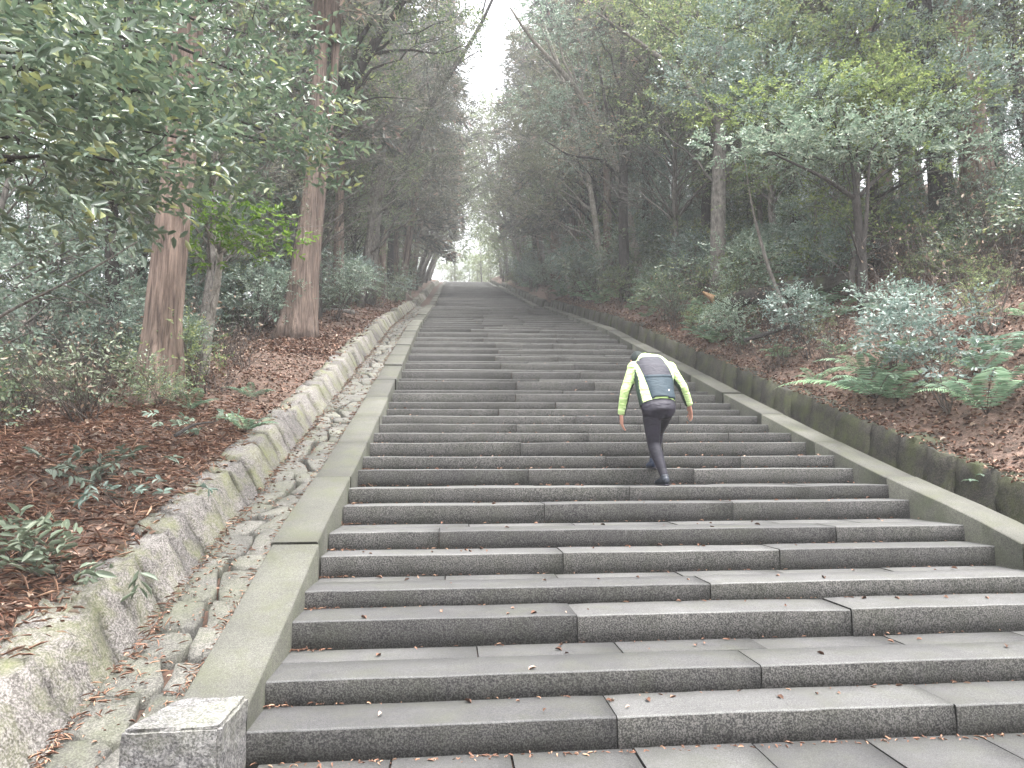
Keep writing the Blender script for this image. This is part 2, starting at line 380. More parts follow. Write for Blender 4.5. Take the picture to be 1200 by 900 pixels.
# solid bed under the stones
V = []; F = []
pts = []
pz = -.02
for (yy, zz) in STEPS: pts += [(yy + .05, pz - .03), (yy + .05, zz - .035)]; pz = zz
pts += [(99, float(N(99)) - .03)]
V = [(x, a, b) for (a, b) in pts for x in (XL + .01, XR - .01)]
F = [[2 * i, 2 * i + 1, 2 * i + 3, 2 * i + 2] for i in range(len(pts) - 1)]
link('stair_bed', mesh('stair_bed', V, [np.array(F)], M['soil']), stair)
nparts = 0
mass = MB()
def joints(i):
    base = [.84, 2.65] if i % 2 == 0 else [1.78, 3.30 if i % 4 == 1 else 3.62]
    if i == 5: base = [-.1, 3.27]
    if i in (3,): base = [1.82]
    if i == 1: base = [1.80]
    return [b + rnd.uniform(-.04, .04) + (0 if i < 14 else rnd.uniform(-.3, .3)) for b in base]
for i, (yy, zz) in enumerate(STEPS):
    z0 = (STEPS[i - 1][1] if i else 0) - .03
    nxt = STEPS[i + 1][0] if i + 1 < len(STEPS) else yy + .4
    deep = nxt - yy > .45
    dep = (.33 if deep else nxt - yy + .06)
    if yy < 34:
        xs = [XL + .008] + joints(i) + [XR - .008]
        for a, b in zip(xs[:-1], xs[1:]):
            g = .0032 if i < 14 else .006
            seg = max(2, int((b - a) / (.14 if i < 6 else .25 if i < 16 else .9)))
            sh = rnd.uniform(-.007, .007)
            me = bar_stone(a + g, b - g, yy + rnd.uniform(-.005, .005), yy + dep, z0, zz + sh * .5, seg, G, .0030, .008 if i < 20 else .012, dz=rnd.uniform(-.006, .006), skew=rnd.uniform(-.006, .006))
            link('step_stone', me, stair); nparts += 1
        if deep:
            n = 6 if i < 9 else 4
            if i < 16:
                e = [XL + .008] + [XL + (XR - XL) * (q + rnd.uniform(-.12, .12) + (.3 if i % 4 == 1 else 0)) / n for q in range(1, n)] + [XR - .008]
                for a, b in zip(e[:-1], e[1:]):
                    me = bar_stone(a + .004, b - .004, yy + dep + .008, nxt + .07, z0, zz - .004 + rnd.uniform(-.006, .003), 2, G, .002, .006, mats=('tread', 'tread', 'tread'))
                    link('tread_slab', me, stair); nparts += 1
            else:
                me = bar_stone(XL + .008, XR - .008, yy + dep + .006, nxt + .07, z0, zz - .004, 3, G, .002, .006, mats=('tread', 'tread', 'tread'))
                link('tread_slab', me, stair); nparts += 1
    elif FL[i] == 1 and nparts < 285:
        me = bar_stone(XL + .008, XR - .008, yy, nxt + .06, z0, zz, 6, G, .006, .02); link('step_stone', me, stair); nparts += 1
    else:
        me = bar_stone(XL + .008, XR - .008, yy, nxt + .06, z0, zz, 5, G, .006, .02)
        vv = np.array([v.co[:] for v in me.vertices]); base = mass.n
        mass.V.append(vv); mass.n += len(vv)
        for p in me.polygons:
            mass.F.append(np.array([list(p.vertices)]) + base); mass.M.append(np.array([p.material_index]))
        bpy.data.meshes.remove(me)
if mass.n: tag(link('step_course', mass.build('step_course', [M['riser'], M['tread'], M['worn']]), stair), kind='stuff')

# foot of the stairs: paving slabs
pav = link('pavement', mesh('pavement', [(-2.4, -30, -.035), (40, -30, -.035), (40, 3.65, -.035), (-2.4, 3.65, -.035)], [np.array([[0, 1, 2, 3]])], M['soil'])); tag(pav, kind='structure')
for r, (ya, yb) in enumerate([(3.03, 3.585), (2.45, 3.02), (1.8, 2.44), (1.15, 1.79)]):
    x = -.93 + (.0 if r % 2 == 0 else -.3)
    while x < 5.6:
        w_ = .60 + rnd.uniform(-.03, .05)
        me = bar_stone(x + .006, x + w_ - .006, ya + .005, yb - .003, -.09, rnd.uniform(-.006, .003), 3, G, .002, .007, mats=('tread', 'tread', 'tread'))
        link('paving_slab', me, pav); x += w_

# ------------------------------------------------------------------ side kerbs (sloping granite caps), gutter and low walls
def capz(y): return float(N(y)) + .105 + .05 * math.exp(-((y - 5.6) / 1.0) ** 2)
def kerb(name, label, x0, x1, ys, side):
    k_ = thing(name, label, 'kerb')
    for a, b in zip(ys[:-1], ys[1:]):
        n = 4; yy = np.linspace(a + .006, b - .006, n + 1); s = rnd.uniform(-.014, .010); xo = rnd.uniform(-.014, .012)
        V = []; F = []
        for q in yy:
            z = capz(q) + s + rnd.uniform(-.002, .002); bz = float(N(q)) - .40
            c = .010; V += [(x0 + xo, q, bz), (x0 + xo, q, z - c), (x0 + xo + c, q, z), (x1 + xo - c, q, z), (x1 + xo, q, z - c), (x1 + xo, q, bz)]
        mi = []
        for i in range(n):
            for j in range(5):
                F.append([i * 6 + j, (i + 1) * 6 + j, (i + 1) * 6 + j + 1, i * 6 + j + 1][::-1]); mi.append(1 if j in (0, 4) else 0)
        E = np.array([[0, 1, 2, 3, 4, 5], [n * 6 + 5 - q for q in range(6)]])
        link('kerb_stone', mesh('kerb_stone', V, [np.array(F), E], [M['cap'], M['capdark']], mi + [1, 1]), k_)
    return k_
def seq(a, b, s, j=.1):
    o = [a]
    while o[-1] < b: o.append(o[-1] + s * (1 + rnd.uniform(-j, j)))
    return o
kl = kerb('sloping_kerb', 'pale mossy sloping granite kerb along the left edge of the stairs', -1.345, XL, [3.585, 5.32, 6.9, 8.15, 9.4, 10.6, 12.0] + seq(13.3, 33.4, 1.35), 0)
kr = kerb('sloping_kerb', 'smooth grey sloping granite kerb along the right edge of the stairs', XR, 4.83, [3.4, 5.12, 6.78, 8.15, 9.6] + seq(11.0, 33.4, 1.4), 1)
kerb('sloping_kerb', 'far stretch of stone kerb left of the upper flights', -1.345, XL, seq(34.8, 68.4, 2.6) , 0)
kerb('sloping_kerb', 'far stretch of stone kerb right of the upper flights', XR, 4.83, seq(34.8, 68.4, 2.6), 1)
kerb('sloping_kerb', 'topmost stretch of stone kerb left of the last flight', -1.345, XL, seq(70.0, 93, 4.0), 0)
kerb('sloping_kerb', 'topmost stretch of stone kerb right of the last flight', XR, 4.83, seq(70.0, 93, 4.0), 1)
# newel block at the foot of the left kerb
def block(x0, x1, y0, y1, z0, z1):
    bm = bmesh.new(); bmesh.ops.create_cube(bm, size=1)
    for v in bm.verts: v.co = Vector((x0 + (v.co.x + .5) * (x1 - x0), y0 + (v.co.y + .5) * (y1 - y0), z0 + (v.co.z + .5) * (z1 - z0)))
    for v in bm.verts:
        if v.co.z > .1 and v.co.x < -1.2 and v.co.y > 3.4: v.co.x += .10
    bmesh.ops.bevel(bm, geom=bm.edges[:], offset=.014, segments=2, affect='EDGES')
    bmesh.ops.subdivide_edges(bm, edges=[e for e in bm.edges if e.calc_length() > .15], cuts=5, use_grid_fill=True)
    for v in bm.verts: v.co += Vector((rnd.gauss(0, .0028), rnd.gauss(0, .0028), rnd.gauss(0, .0022)))
    me = bpy.data.meshes.new('end_block'); bm.to_mesh(me); bm.free(); me.materials.append(M['block']); return me
tag(link('end_block', block(-1.40, -.985, 3.17, 3.578, -.06, .322)), 'rough cut pale granite block at the foot of the left kerb', 'stone block')

# gutter of crazy paving between the left kerb and the left wall
gut = link('gutter', mesh('gutter', [(x, a, float(N(a)) - .09 + .0) for a in np.linspace(1.5, 99, 200) for x in (-2.12, -1.34)],
           [np.array([[2 * i, 2 * i + 1, 2 * i + 3, 2 * i + 2] for i in range(199)])], M['soil'])); tag(gut, kind='structure')
def poly_slab(P, zt, h, rng, n=0):
    """irregular flat stone from outline P (k,2) with heights from zt(x,y)"""
    P = np.asarray(P); c = P.mean(0); Q = []
    for i in range(len(P)):
        a, b = P[i], P[(i + 1) % len(P)]
        for t in (0, .33, .66): Q.append(a + (b - a) * t + rng.normal(0, .018, 2))
    Q = np.array(Q); Q = c + (Q - c)
    for _ in range(1): Q = (np.roll(Q, 1, 0) + 4 * Q + np.roll(Q, -1, 0)) / 6
    k = len(Q); tilt = rng.normal(0, .03, 2); dz = rng.uniform(-.006, .02)
    def z(p, d): return zt(p[0], p[1]) + dz + tilt[0] * (p[0] - c[0]) + tilt[1] * (p[1] - c[1]) - d
    V = [(*p, z(p, h)) for p in Q] + [(*p, z(p, .016)) for p in Q] + [(*(c + (p - c) * .94), z(p, rng.uniform(-.004, .003))) for p in Q] + [(*(c + (p - c) * .45), z(c + (p - c) * .45, rng.uniform(-.008, .002))) for p in Q] + [(*c, z(c, -.004))]
    F = [[a * k + i, a * k + (i + 1) % k, (a + 1) * k + (i + 1) % k, (a + 1) * k + i] for a in range(3) for i in range(k)]
    T = [[3 * k + i, 3 * k + (i + 1) % k, 4 * k] for i in range(k)]
    return np.array(V), np.array(F), np.array(T)
gz = lambda x, y: float(N(y)) - .01
farg = MB(); y = 1.9; ng = 0
while y < 34:
    h = rnd.uniform(.24, .42) if y < 15 else rnd.uniform(.3, .6)
    x0, x1 = -1.86 + rnd.uniform(-.02, .02), -1.355
    ya = rnd.uniform(-.10, .10); yb = rnd.uniform(-.10, .10)
    if not hasattr(build_ground, 'prev'): build_ground.prev = (0, 0)
    pa, pb = build_ground.prev; build_ground.prev = (ya, yb)
    s = rnd.uniform(.38, .62); g = .016
    cells = []
    def lerp(t, a, b): return a + (b - a) * t
    if rnd.random() < .28 and h < .33:
        cells.append([(x0, y + pa), (x1, y + pb), (x1, y + h + yb - g), (x0, y + h + ya - g)])
    else:
        xs = lerp(s, x0, x1); d1 = rnd.uniform(-.10, .10)
        m1, m2 = lerp(s, pa, pb), lerp(s, ya, yb)
        cells.append([(x0, y + pa), (xs + d1 - g, y + m1), (xs - d1 - g, y + h + m2 - g), (x0, y + h + ya - g)])
        cells.append([(xs + d1 + g, y + m1), (x1, y + pb), (x1, y + h + yb - g), (xs - d1 + g, y + h + m2 - g)])
    for cpoly in cells:
        V, F, T = poly_slab(np.array([[a, b + g] for a, b in cpoly]), gz, .09, G)
        if y < 17:
            link('flagstone', mesh('flagstone', V, [F, T], M['flag'], smooth=False), gut); ng += 1
        else:
            b0 = farg.n; farg.V.append(V); farg.F += [F + b0, T + b0]; farg.M += [np.zeros(len(F)), np.zeros(len(T))]; farg.n += len(V)
    y += h
tag(link('flagstone_course', farg.build('flagstone_course', M['flag']), gut), kind='stuff')

def wall(name, label, cat_mat, x_in, lean, thick, ys, hfun, side, jit):
    t = thing(name, label, 'wall')
    for a, b in zip(ys[:-1], ys[1:]):
        ym = (a + b) / 2; L = b - a + .008; h = hfun(ym) * (1 + rnd.uniform(-1, 1) * jit * 6); base = float(N(ym)) - .22
        sl_ = (float(N(b)) - float(N(a))) / L
        H_ = h + .22
        ax = np.array([[side * 1.0, 0, 0], [0, 1.0, sl_], [side * lean, 0, 1.0]])
        c = (x_in + side * (thick / 2 + lean * H_ / 2) + rnd.uniform(-.032, .032), ym, base + H_ / 2)
        # build in world: rows of ax multiply local (x,y,z)
        V, F = rough_stone(c, (thick, L - (.050 if side < 0 else .012), H_), ax, G, 5 if ym < 9 else 3, jit if ym < 14 else jit * .8, power=7.0)
        if ym > 30: pass
        link('wall_stone', mesh('wall_stone', V, F, M[cat_mat], smooth=False), t)
    return t
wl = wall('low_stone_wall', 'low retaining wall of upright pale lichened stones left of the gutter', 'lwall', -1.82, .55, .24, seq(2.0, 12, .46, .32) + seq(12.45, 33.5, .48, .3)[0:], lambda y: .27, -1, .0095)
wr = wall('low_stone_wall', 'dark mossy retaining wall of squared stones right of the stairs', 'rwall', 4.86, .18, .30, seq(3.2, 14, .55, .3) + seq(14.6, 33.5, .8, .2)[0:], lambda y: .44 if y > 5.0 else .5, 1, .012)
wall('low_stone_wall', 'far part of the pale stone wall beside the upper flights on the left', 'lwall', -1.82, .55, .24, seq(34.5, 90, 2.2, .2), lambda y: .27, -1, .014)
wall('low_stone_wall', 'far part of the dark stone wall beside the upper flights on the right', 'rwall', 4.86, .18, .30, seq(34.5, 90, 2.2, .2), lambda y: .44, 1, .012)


# ------------------------------------------------------------------ vegetation generators
def crown_broad(seed, centers, radii, ntw, tl, nl, L, W, flat=.42, full=False, core=None, droop=.15, upz=.25, sub=True):
    """leaf sprays grouped in flattened clumps; returns MB"""
    rng = np.random.default_rng(seed); mb = MB()
    for c, r in zip(centers, radii):
        m = int(ntw * (r ** 2)); 
        if m < 3: m = 3
        d = rdirs(rng, m); rad = r * rng.uniform(.25, 1, m) ** .6
        O = np.asarray(c) + d * rad[:, None] * np.array([1, 1, flat])
        D = d * np.array([1, 1, .5]) + rng.normal(0, .35, (m, 3)); D[:, 2] += upz
        if core is not None:
            e = nrm(np.asarray(c) - np.asarray(core)); D += e * .5
        V, F = twig_leaves(rng, O, D, tl, nl, L, W, droop, full)
        mb.add(V, F)
    return mb
def limb_to(mb, P0, c, r0, r1, rng, n=6, sag=.12, sides=5, kink=.05):
    P0 = np.asarray(P0, float); c = np.asarray(c, float); t = np.linspace(0, 1, n)[:, None]
    L = np.linalg.norm(c - P0); P = P0 + (c - P0) * t; P[:, 2] += np.sin(t[:, 0] * np.pi) * sag * L
    P[1:-1] += rng.normal(0, kink * L / n * 2, (n - 2, 3))
    addtube(mb, P, np.linspace(r0, r1, n), sides); return P
def tree_broad(seed, h, r, cb, cr, ncl, leafmat, bark, L=.085, W=.036, ntw=60, nl=9, tl=.38, lean=(0, 0), flat=.42, full=False, cl_r=(.5, 1.0)):
    rng = np.random.default_rng(seed)
    n = 9; t = np.linspace(0, 1, n); P = np.zeros((n, 3)); P[:, 2] = t * h * .93 - .15
    P[:, 0] = lean[0] * t ** 1.3 * h + np.cumsum(rng.normal(0, .018 * h / 3, n)); P[:, 1] = lean[1] * t ** 1.3 * h + np.cumsum(rng.normal(0, .018 * h / 3, n))
    tm = MB(); rr = r * (1 - .82 * t); rr[0] *= 1.35; addtube(tm, P, rr, 8, 0, .05, rng)
    C = []; R_ = []
    for i in range(ncl):
        z = h * (cb + (1 - cb) * (i + rng.random()) / ncl); q = (z / h - cb) / (1 - cb)
        wr_ = cr * math.sqrt(max(.08, 1 - (2 * q - .85) ** 2 / 1.35)); a = i * 2.4 + rng.uniform(-.5, .5); d = wr_ * rng.uniform(.35, 1)
        k = min(n - 1, int(q * (n - 1))); bx, by = np.interp(z, P[:, 2], P[:, 0]), np.interp(z, P[:, 2], P[:, 1])
        c = np.array([bx + math.cos(a) * d, by + math.sin(a) * d, z]); C.append(c); R_.append(rng.uniform(*cl_r))
        zb = max(h * cb * .75, z - d * .8); b0 = np.array([np.interp(zb, P[:, 2], P[:, 0]), np.interp(zb, P[:, 2], P[:, 1]), zb])
        limb_to(tm, b0, c, max(.012, r * .35 * (1 - q * .6)), .008, rng)
        for s in range(3 if leafmat != 'lf_twig' else 9):
            limb_to(tm, c + (b0 - c) * rng.uniform(.1, .5), c + rdirs(rng, 1)[0] * R_[-1] * np.array([.9, .9, .4]), .012 + r * .04, .004, rng, 4, .05, 3)
    cm = crown_broad(seed + 1, C, R_, ntw, tl, nl, L, W, flat, full)
    return tm.build('trunk', M[bark], True), cm.build('crown', M[leafmat])
def tree_conifer(seed, h, r, cf, cr, leafmat='lf_con', bark='bk_cedar', nb=46, pts=9, sp=6, L=.26, W=.05, lean=(0, 0), dead=14):
    rng = np.random.default_rng(seed); n = 10; t = np.linspace(0, 1, n)
    P = np.zeros((n, 3)); P[:, 2] = t * h - .2; P[:, 0] = lean[0] * h * t + np.cumsum(rng.normal(0, .004 * h / 3, n)); P[:, 1] = lean[1] * h * t + np.cumsum(rng.normal(0, .004 * h / 3, n))
    tm = MB(); rr = r * (1 - .88 * t); rr[0] *= 1.45; rr[1] *= 1.05; addtube(tm, P, rr, 9, 0, .05, rng)
    V_ = []; D_ = []
    for i in range(nb):
        q = (i + rng.random()) / nb; z = h * (cf + (1 - cf) * q); a = i * 2.399 + rng.uniform(-.4, .4)
        ln = cr * (1 - q) ** .65 * rng.uniform(.6, 1.1) + .25
        if q < .12: ln *= .7
        b0 = np.array([np.interp(z, P[:, 2], P[:, 0]), np.interp(z, P[:, 2], P[:, 1]), z]); d = np.array([math.cos(a), math.sin(a), rng.uniform(.0, .35)])
        m = 6; s = np.linspace(0, 1, m)[:, None]; B = b0 + d * s * ln; B[:, 2] -= (s[:, 0] ** 2) * ln * .30
        addtube(tm, B, np.linspace(max(.012, r * .13), .004, m), 3)
        for k in range(pts):
            u = rng.uniform(.25, 1); p = b0 + d * u * ln; p[2] -= u * u * ln * .3
            sd = nrm(np.cross(d, [0, 0, 1.])) * rng.uniform(-1, 1) * .34 * ln * (1.1 - u)
            V_.append(p + sd); D_.append(nrm(d + sd / (ln + .1) * 1.6 + np.array([0, 0, -.25])))
    for i in range(dead):
        z = h * cf * rng.uniform(.35, 1); a = rng.uniform(0, 6.28); b0 = np.array([np.interp(z, P[:, 2], P[:, 0]), np.interp(z, P[:, 2], P[:, 1]), z])
        ln = rng.uniform(.4, 1.6); limb_to(tm, b0, b0 + np.array([math.cos(a), math.sin(a), rng.uniform(-.35, .25)]) * ln, .012, .003, rng, 4, .05, 3, .12)
    V_ = np.array(V_); D_ = np.array(D_); m = len(V_); I = np.repeat(np.arange(m), sp)
    O = V_[I] + rng.normal(0, .16, (m * sp, 3)) * np.array([1, 1, .55]); ax = D_[I] + rng.normal(0, .55, (m * sp, 3)); ax[:, 2] -= .15
    no = np.array([0, 0, 1.]) + rng.normal(0, .6, (m * sp, 3)); s = rng.uniform(.6, 1.3, m * sp)
    V, F = leaves(O, ax, no, L * s, W * s, full=False)
    return tm.build('trunk', M[bark], True), MB().add(V, F).build('crown', M[leafmat])
def shrub_mesh(seed, h, r, leafmat, L, W, ntw, nl, tl, stems=6, flat=.7, ncl=7, bark='twig', full=False):
    rng = np.random.default_rng(seed); sm = MB(); C = []; R_ = []
    for i in range(ncl):
        a = rng.uniform(0, 6.28); d = r * rng.uniform(.1, .85); z = h * rng.uniform(.35, .95)
        C.append(np.array([math.cos(a) * d, math.sin(a) * d, z])); R_.append(r * rng.uniform(.35, .6))
        limb_to(sm, (rng.normal(0, .04), rng.normal(0, .04), -.08), C[-1], .014, .004, rng, 6, .02, 4, .06)
        for s in range(4): limb_to(sm, C[-1] * rng.uniform(.5, .95), C[-1] + rdirs(rng, 1, .3)[0] * R_[-1] * 1.1, .005, .002, rng, 4, 0, 3, .1)
    cm = crown_broad(seed + 3, C, R_, ntw, tl, nl, L, W, flat, full)
    return sm.build('stem', M[bark], True), cm.build('foliage', M[leafmat])
def bare_mesh(seed, h, r, n=16, sub=5, bark='twig'):
    rng = np.random.default_rng(seed); sm = MB()
    for i in range(n):
        e = np.array([rng.normal(0, r), rng.normal(0, r), h * rng.uniform(.4, 1)])
        P = limb_to(sm, (rng.normal(0, .08), rng.normal(0, .08), -.05), e, .009, .003, rng, 6, .03, 3, .1)
        for s in range(sub):
            q = P[rng.integers(2, 6)]; limb_to(sm, q, q + rdirs(rng, 1, .4)[0] * rng.uniform(.15, .5) * h * .6, .004, .0015, rng, 4, 0, 3, .12)
    V, F = leaves(rng.normal(0, r * .8, (70, 3)) * np.array([1, 1, 0]) + np.stack([np.zeros(70), np.zeros(70), rng.uniform(.15, .9, 70) * h], 1), rdirs(rng, 70), rdirs(rng, 70), rng.uniform(.04, .08, 70), .03)
    return sm.build('stem', M[bark], True), MB().add(V, F).build('withered_leaves', M['lf_deadpale'])
def frond_mb(rng, L=.7, n=20, wmax=.16, arch=.45):
    """one fern frond along +X arching up then down"""
    s = np.linspace(0, 1, n + 1); P = np.stack([s * L * .92, np.zeros(n + 1), L * (arch * 1.9 * s * (1 - s * .72))], 1)
    mb = MB(); addtube(mb, P[::2], np.linspace(.004, .0012, len(P[::2])), 3, 1)
    T = np.gradient(P, axis=0); T = nrm(T); q = s[3:]; O = P[3:]; Tq = T[3:]
    for sg in (1, -1):
        wl_ = wmax * np.clip(np.sin(np.clip((q - .05) / .95, 0, 1) ** .62 * np.pi) * 1.0 + .10 * (1 - q), .03, 1)
        ax = np.stack([Tq[:, 0] * .38, np.full(len(q), sg * 1.0), Tq[:, 2] * .38 - .18], 1) + rng.normal(0, .06, (len(q), 3))
        no = np.stack([-T[3:, 2], np.zeros(len(q)), T[3:, 0]], 1)
        V, F = leaves(O, ax, no, wl_, np.full(len(q), L / n * .66), fold=.15, full=True); mb.add(V, F, 0)
    return mb
def fern_mesh(seed, nf=9, L=.6):
    rng = np.random.default_rng(seed); mb = MB()
    for i in range(nf):
        f = frond_mb(rng, L * rng.uniform(.6, 1.1), 17, L * .20, rng.uniform(.4, .8)); a = i * 6.283 / nf + rng.uniform(-.3, .3)
        V = np.concatenate(f.V); c, s = math.cos(a), math.sin(a); V = np.stack([V[:, 0] * c - V[:, 1] * s, V[:, 0] * s + V[:, 1] * c, V[:, 2]], 1)
        b = mb.n; mb.V.append(V); mb.n += len(V)
        for ff, mm in zip(f.F, f.M): mb.F.append(ff + b); mb.M.append(mm)
    return mb.build('fern', [M['lf_fern'], M['twig']])

AUTO = []
def put_tree(name, label, cat, group, x, y, meshes, rot=0., scl=1., dz=0., parts=('trunk', 'crown'), tilt=(0, 0)):
    z = float(ground(x, y)) - .05 + dz
    t = thing(name, label, cat, group, (x, y, z), (tilt[0], tilt[1], rot), scl)
    if group: AUTO.append(t)
    for p, me in zip(parts, meshes): link(p, me, t)
    return t

# ------------------------------------------------------------------ shared variants
CON = [tree_conifer(100 + i, h, r, cf, cr, nb=int(nb * 1.25), leafmat=lm, pts=12, sp=10, L=.30, W=.062) for i, (h, r, cf, cr, nb, lm) in enumerate([
    (17, .24, .42, 2.6, 60, 'lf_con'), (20, .28, .50, 2.9, 64, 'lf_con'), (14, .17, .35, 2.2, 54, 'lf_con'), (18, .20, .60, 2.3, 46, 'lf_con'), (12, .15, .18, 2.3, 60, 'lf_con')])]
BRD = [tree_broad(200 + i, h, r, cb, cr, ncl, lm, bk, L=L, W=W, ntw=int(ntw * 1.35), nl=nl, tl=tl, lean=ln) for i, (h, r, cb, cr, ncl, lm, bk, L, W, ntw, nl, tl, ln) in enumerate([
    (9, .13, .30, 2.6, 26, 'lf_mid', 'bk_grey', .11, .05, 75, 8, .40, (.03, 0)),
    (11, .16, .38, 3.0, 30, 'lf_dark', 'bk_dark', .11, .05, 75, 8, .40, (0, .03)),
    (7, .09, .22, 2.0, 20, 'lf_blue', 'bk_grey', .10, .045, 90, 8, .36, (.06, 0)),
    (13, .18, .45, 3.2, 32, 'lf_mid', 'bk_dark', .12, .055, 65, 8, .42, (-.05, .02)),
    (6.0, .07, .15, 1.9, 20, 'lf_yel', 'bk_grey', .09, .042, 90, 8, .34, (.05, .03)),
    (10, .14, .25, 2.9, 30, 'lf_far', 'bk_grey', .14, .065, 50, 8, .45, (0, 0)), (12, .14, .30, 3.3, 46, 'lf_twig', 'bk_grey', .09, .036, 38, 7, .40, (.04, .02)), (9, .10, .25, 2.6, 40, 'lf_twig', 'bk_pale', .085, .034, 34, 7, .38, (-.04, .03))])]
SHR = [shrub_mesh(300 + i, h, r, lm, L, W, ntw, nl, tl, flat=fl) for i, (h, r, lm, L, W, ntw, nl, tl, fl) in enumerate([
    (1.5, .95, 'lf_blue', .085, .034, 170, 9, .28, .6), (1.2, .85, 'lf_dark', .075, .032, 190, 9, .26, .6), (1.8, 1.1, 'lf_mid', .08, .036, 140, 8, .30, .5),
    (1.0, .75, 'lf_pale', .11, .038, 130, 8, .26, .7), (.8, .6, 'lf_mid', .055, .024, 260, 9, .2, .7)])]
BARE = [bare_mesh(330 + i, h, r) for i, (h, r) in enumerate([(1.3, .45), (1.8, .55), (.9, .5)])]
FERN = [fern_mesh(350 + i, nf, L) for i, (nf, L) in enumerate([(9, .8), (9, 1.0), (11, .65)])]
FROND = [frond_mb(np.random.default_rng(370 + i), L, 30, L * .19, a).build('frond', [M['lf_fern'], M['twig']]) for i, (L, a) in enumerate([(.85, .55), (.7, .7), (.95, .42), (.6, .6)])]
def big_fern(label, x, y, rot0=0, n=8, s=1.0, arc=6.283, dz=0, group=None):
    t = thing('fern', label, 'fern', group, (x, y, float(ground(x, y)) + .02 + dz), (0, 0, 0), s)
    for i in range(n):
        link('frond', FROND[(i * 3 + int(x * 7)) % 4], t, (0, 0, 0), (rnd.uniform(-.25, .25), rnd.uniform(-.25, .25), rot0 + arc * (i + .5) / n + rnd.uniform(-.2, .2)), rnd.uniform(.7, 1.1))
    return t

# ------------------------------------------------------------------ named trees
def poly_trunk(name, pts, r, bark, parent, sides=10, n=14, rough=.04, mb=None):
    m = mb or MB(); P = smoothline(pts, n); rr = np.interp(np.linspace(0, 1, n), np.linspace(0, 1, len(r)), r)
    addtube(m, P, rr, sides, 0, rough, G)
    return link(name, m.build(name, M[bark], True), parent) if mb is None else P
def rel(P, o): return [tuple(np.asarray(p) - np.asarray(o)) for p in P]
# two great cedars on the left bank
def big_cedar(label, base, trunks, cmesh_seed, cz, cr_, nb=60, parts_extra=None):
    t = thing('cedar_tree', label, 'tree', None, base)
    for P, r in trunks:
        Pn = smoothline(rel(P, base), 60); rr = np.interp(np.linspace(0, 1, 60) ** .8, np.linspace(0, 1, len(r)), r)
        V, F, T = ridged(Pn, rr, 40, G); link('trunk', mesh('trunk', V, [F, T], M['bk_cedar'], smooth=True), t)
    tm, cm = tree_conifer(cmesh_seed, 15, .25, .02, cr_, nb=nb, pts=12, sp=8, dead=0)
    link('crown', cm, t, (cz[0] - base[0], cz[1] - base[1], cz[2] - base[2])); link('branch', tm, t, (cz[0] - base[0], cz[1] - base[1], cz[2] - base[2]))
    return t
big_cedar('reddish cedar with flared foot and double trunk above the left wall', (-3.51, 15.27, 4.20),
          [([(-3.51, 15.27, 4.05), (-3.41, 15.27, 5.46), (-3.28, 15.27, 7.25), (-3.18, 15.27, 9.08), (-3.11, 15.27, 10.97), (-3.0, 15.3, 14.9), (-2.9, 15.3, 24)], [.48, .245, .155, .145, .14, .135, .12, .10, .05]),
           ([(-3.34, 15.45, 4.15), (-3.22, 15.45, 5.6), (-3.08, 15.45, 7.4), (-2.90, 15.5, 9.3), (-2.80, 15.5, 11.5), (-2.6, 15.5, 20)], [.28, .15, .10, .09, .085, .07, .04])], 401, (-3.0, 15.3, 11.5), 2.6)
big_cedar('broad reddish cedar trunk with peeling bark standing among shrubs near the left foreground', (-3.83, 9.22, 2.25),
          [([(-3.83, 9.22, 2.0), (-3.82, 9.22, 3.26), (-3.77, 9.22, 4.31), (-3.70, 9.22, 5.62), (-3.69, 9.22, 6.73), (-3.7, 9.22, 9.0), (-3.7, 9.2, 18)], [.34, .22, .195, .185, .18, .17, .15, .12, .05])], 402, (-3.7, 9.2, 8.2), 2.4)
# sapling with the bright green spray
t = thing('sapling', 'slender pale sapling with a vivid green leafy spray beside the foreground cedar', 'tree', None, (-3.89, 10.95, 2.75))
poly_trunk('trunk', rel([(-3.89, 10.95, 2.65), (-3.83, 10.95, 3.61), (-3.70, 10.9, 4.37), (-3.60, 10.6, 5.0), (-3.35, 10.3, 5.5)], (-3.89, 10.95, 2.75)), [.085, .07, .06, .04, .02], 'bk_pale', t, 8)
SC = [(-3.61, 9.8, 4.87), (-3.21, 9.8, 5.07), (-2.73, 9.8, 5.02), (-2.48, 9.8, 4.71), (-2.95, 9.8, 4.51), (-3.42, 9.8, 4.37), (-3.78, 9.8, 5.18), (-3.05, 9.8, 4.75)]
o = np.array((-3.89, 10.95, 2.75)); mb = MB()
for c in SC: limb_to(mb, np.array((-3.66, 10.75, 4.7)) - o, np.array(c) - o, .02, .006, G, 6, .05, 4)
link('limb', mb.build('limb', M['bk_pale'], True), t)
link('crown', crown_broad(410, [np.array(c) - o for c in SC], [.30] * 8, 230, .22, 8, .085, .036, .7, True).build('crown', M['lf_bright']), t)
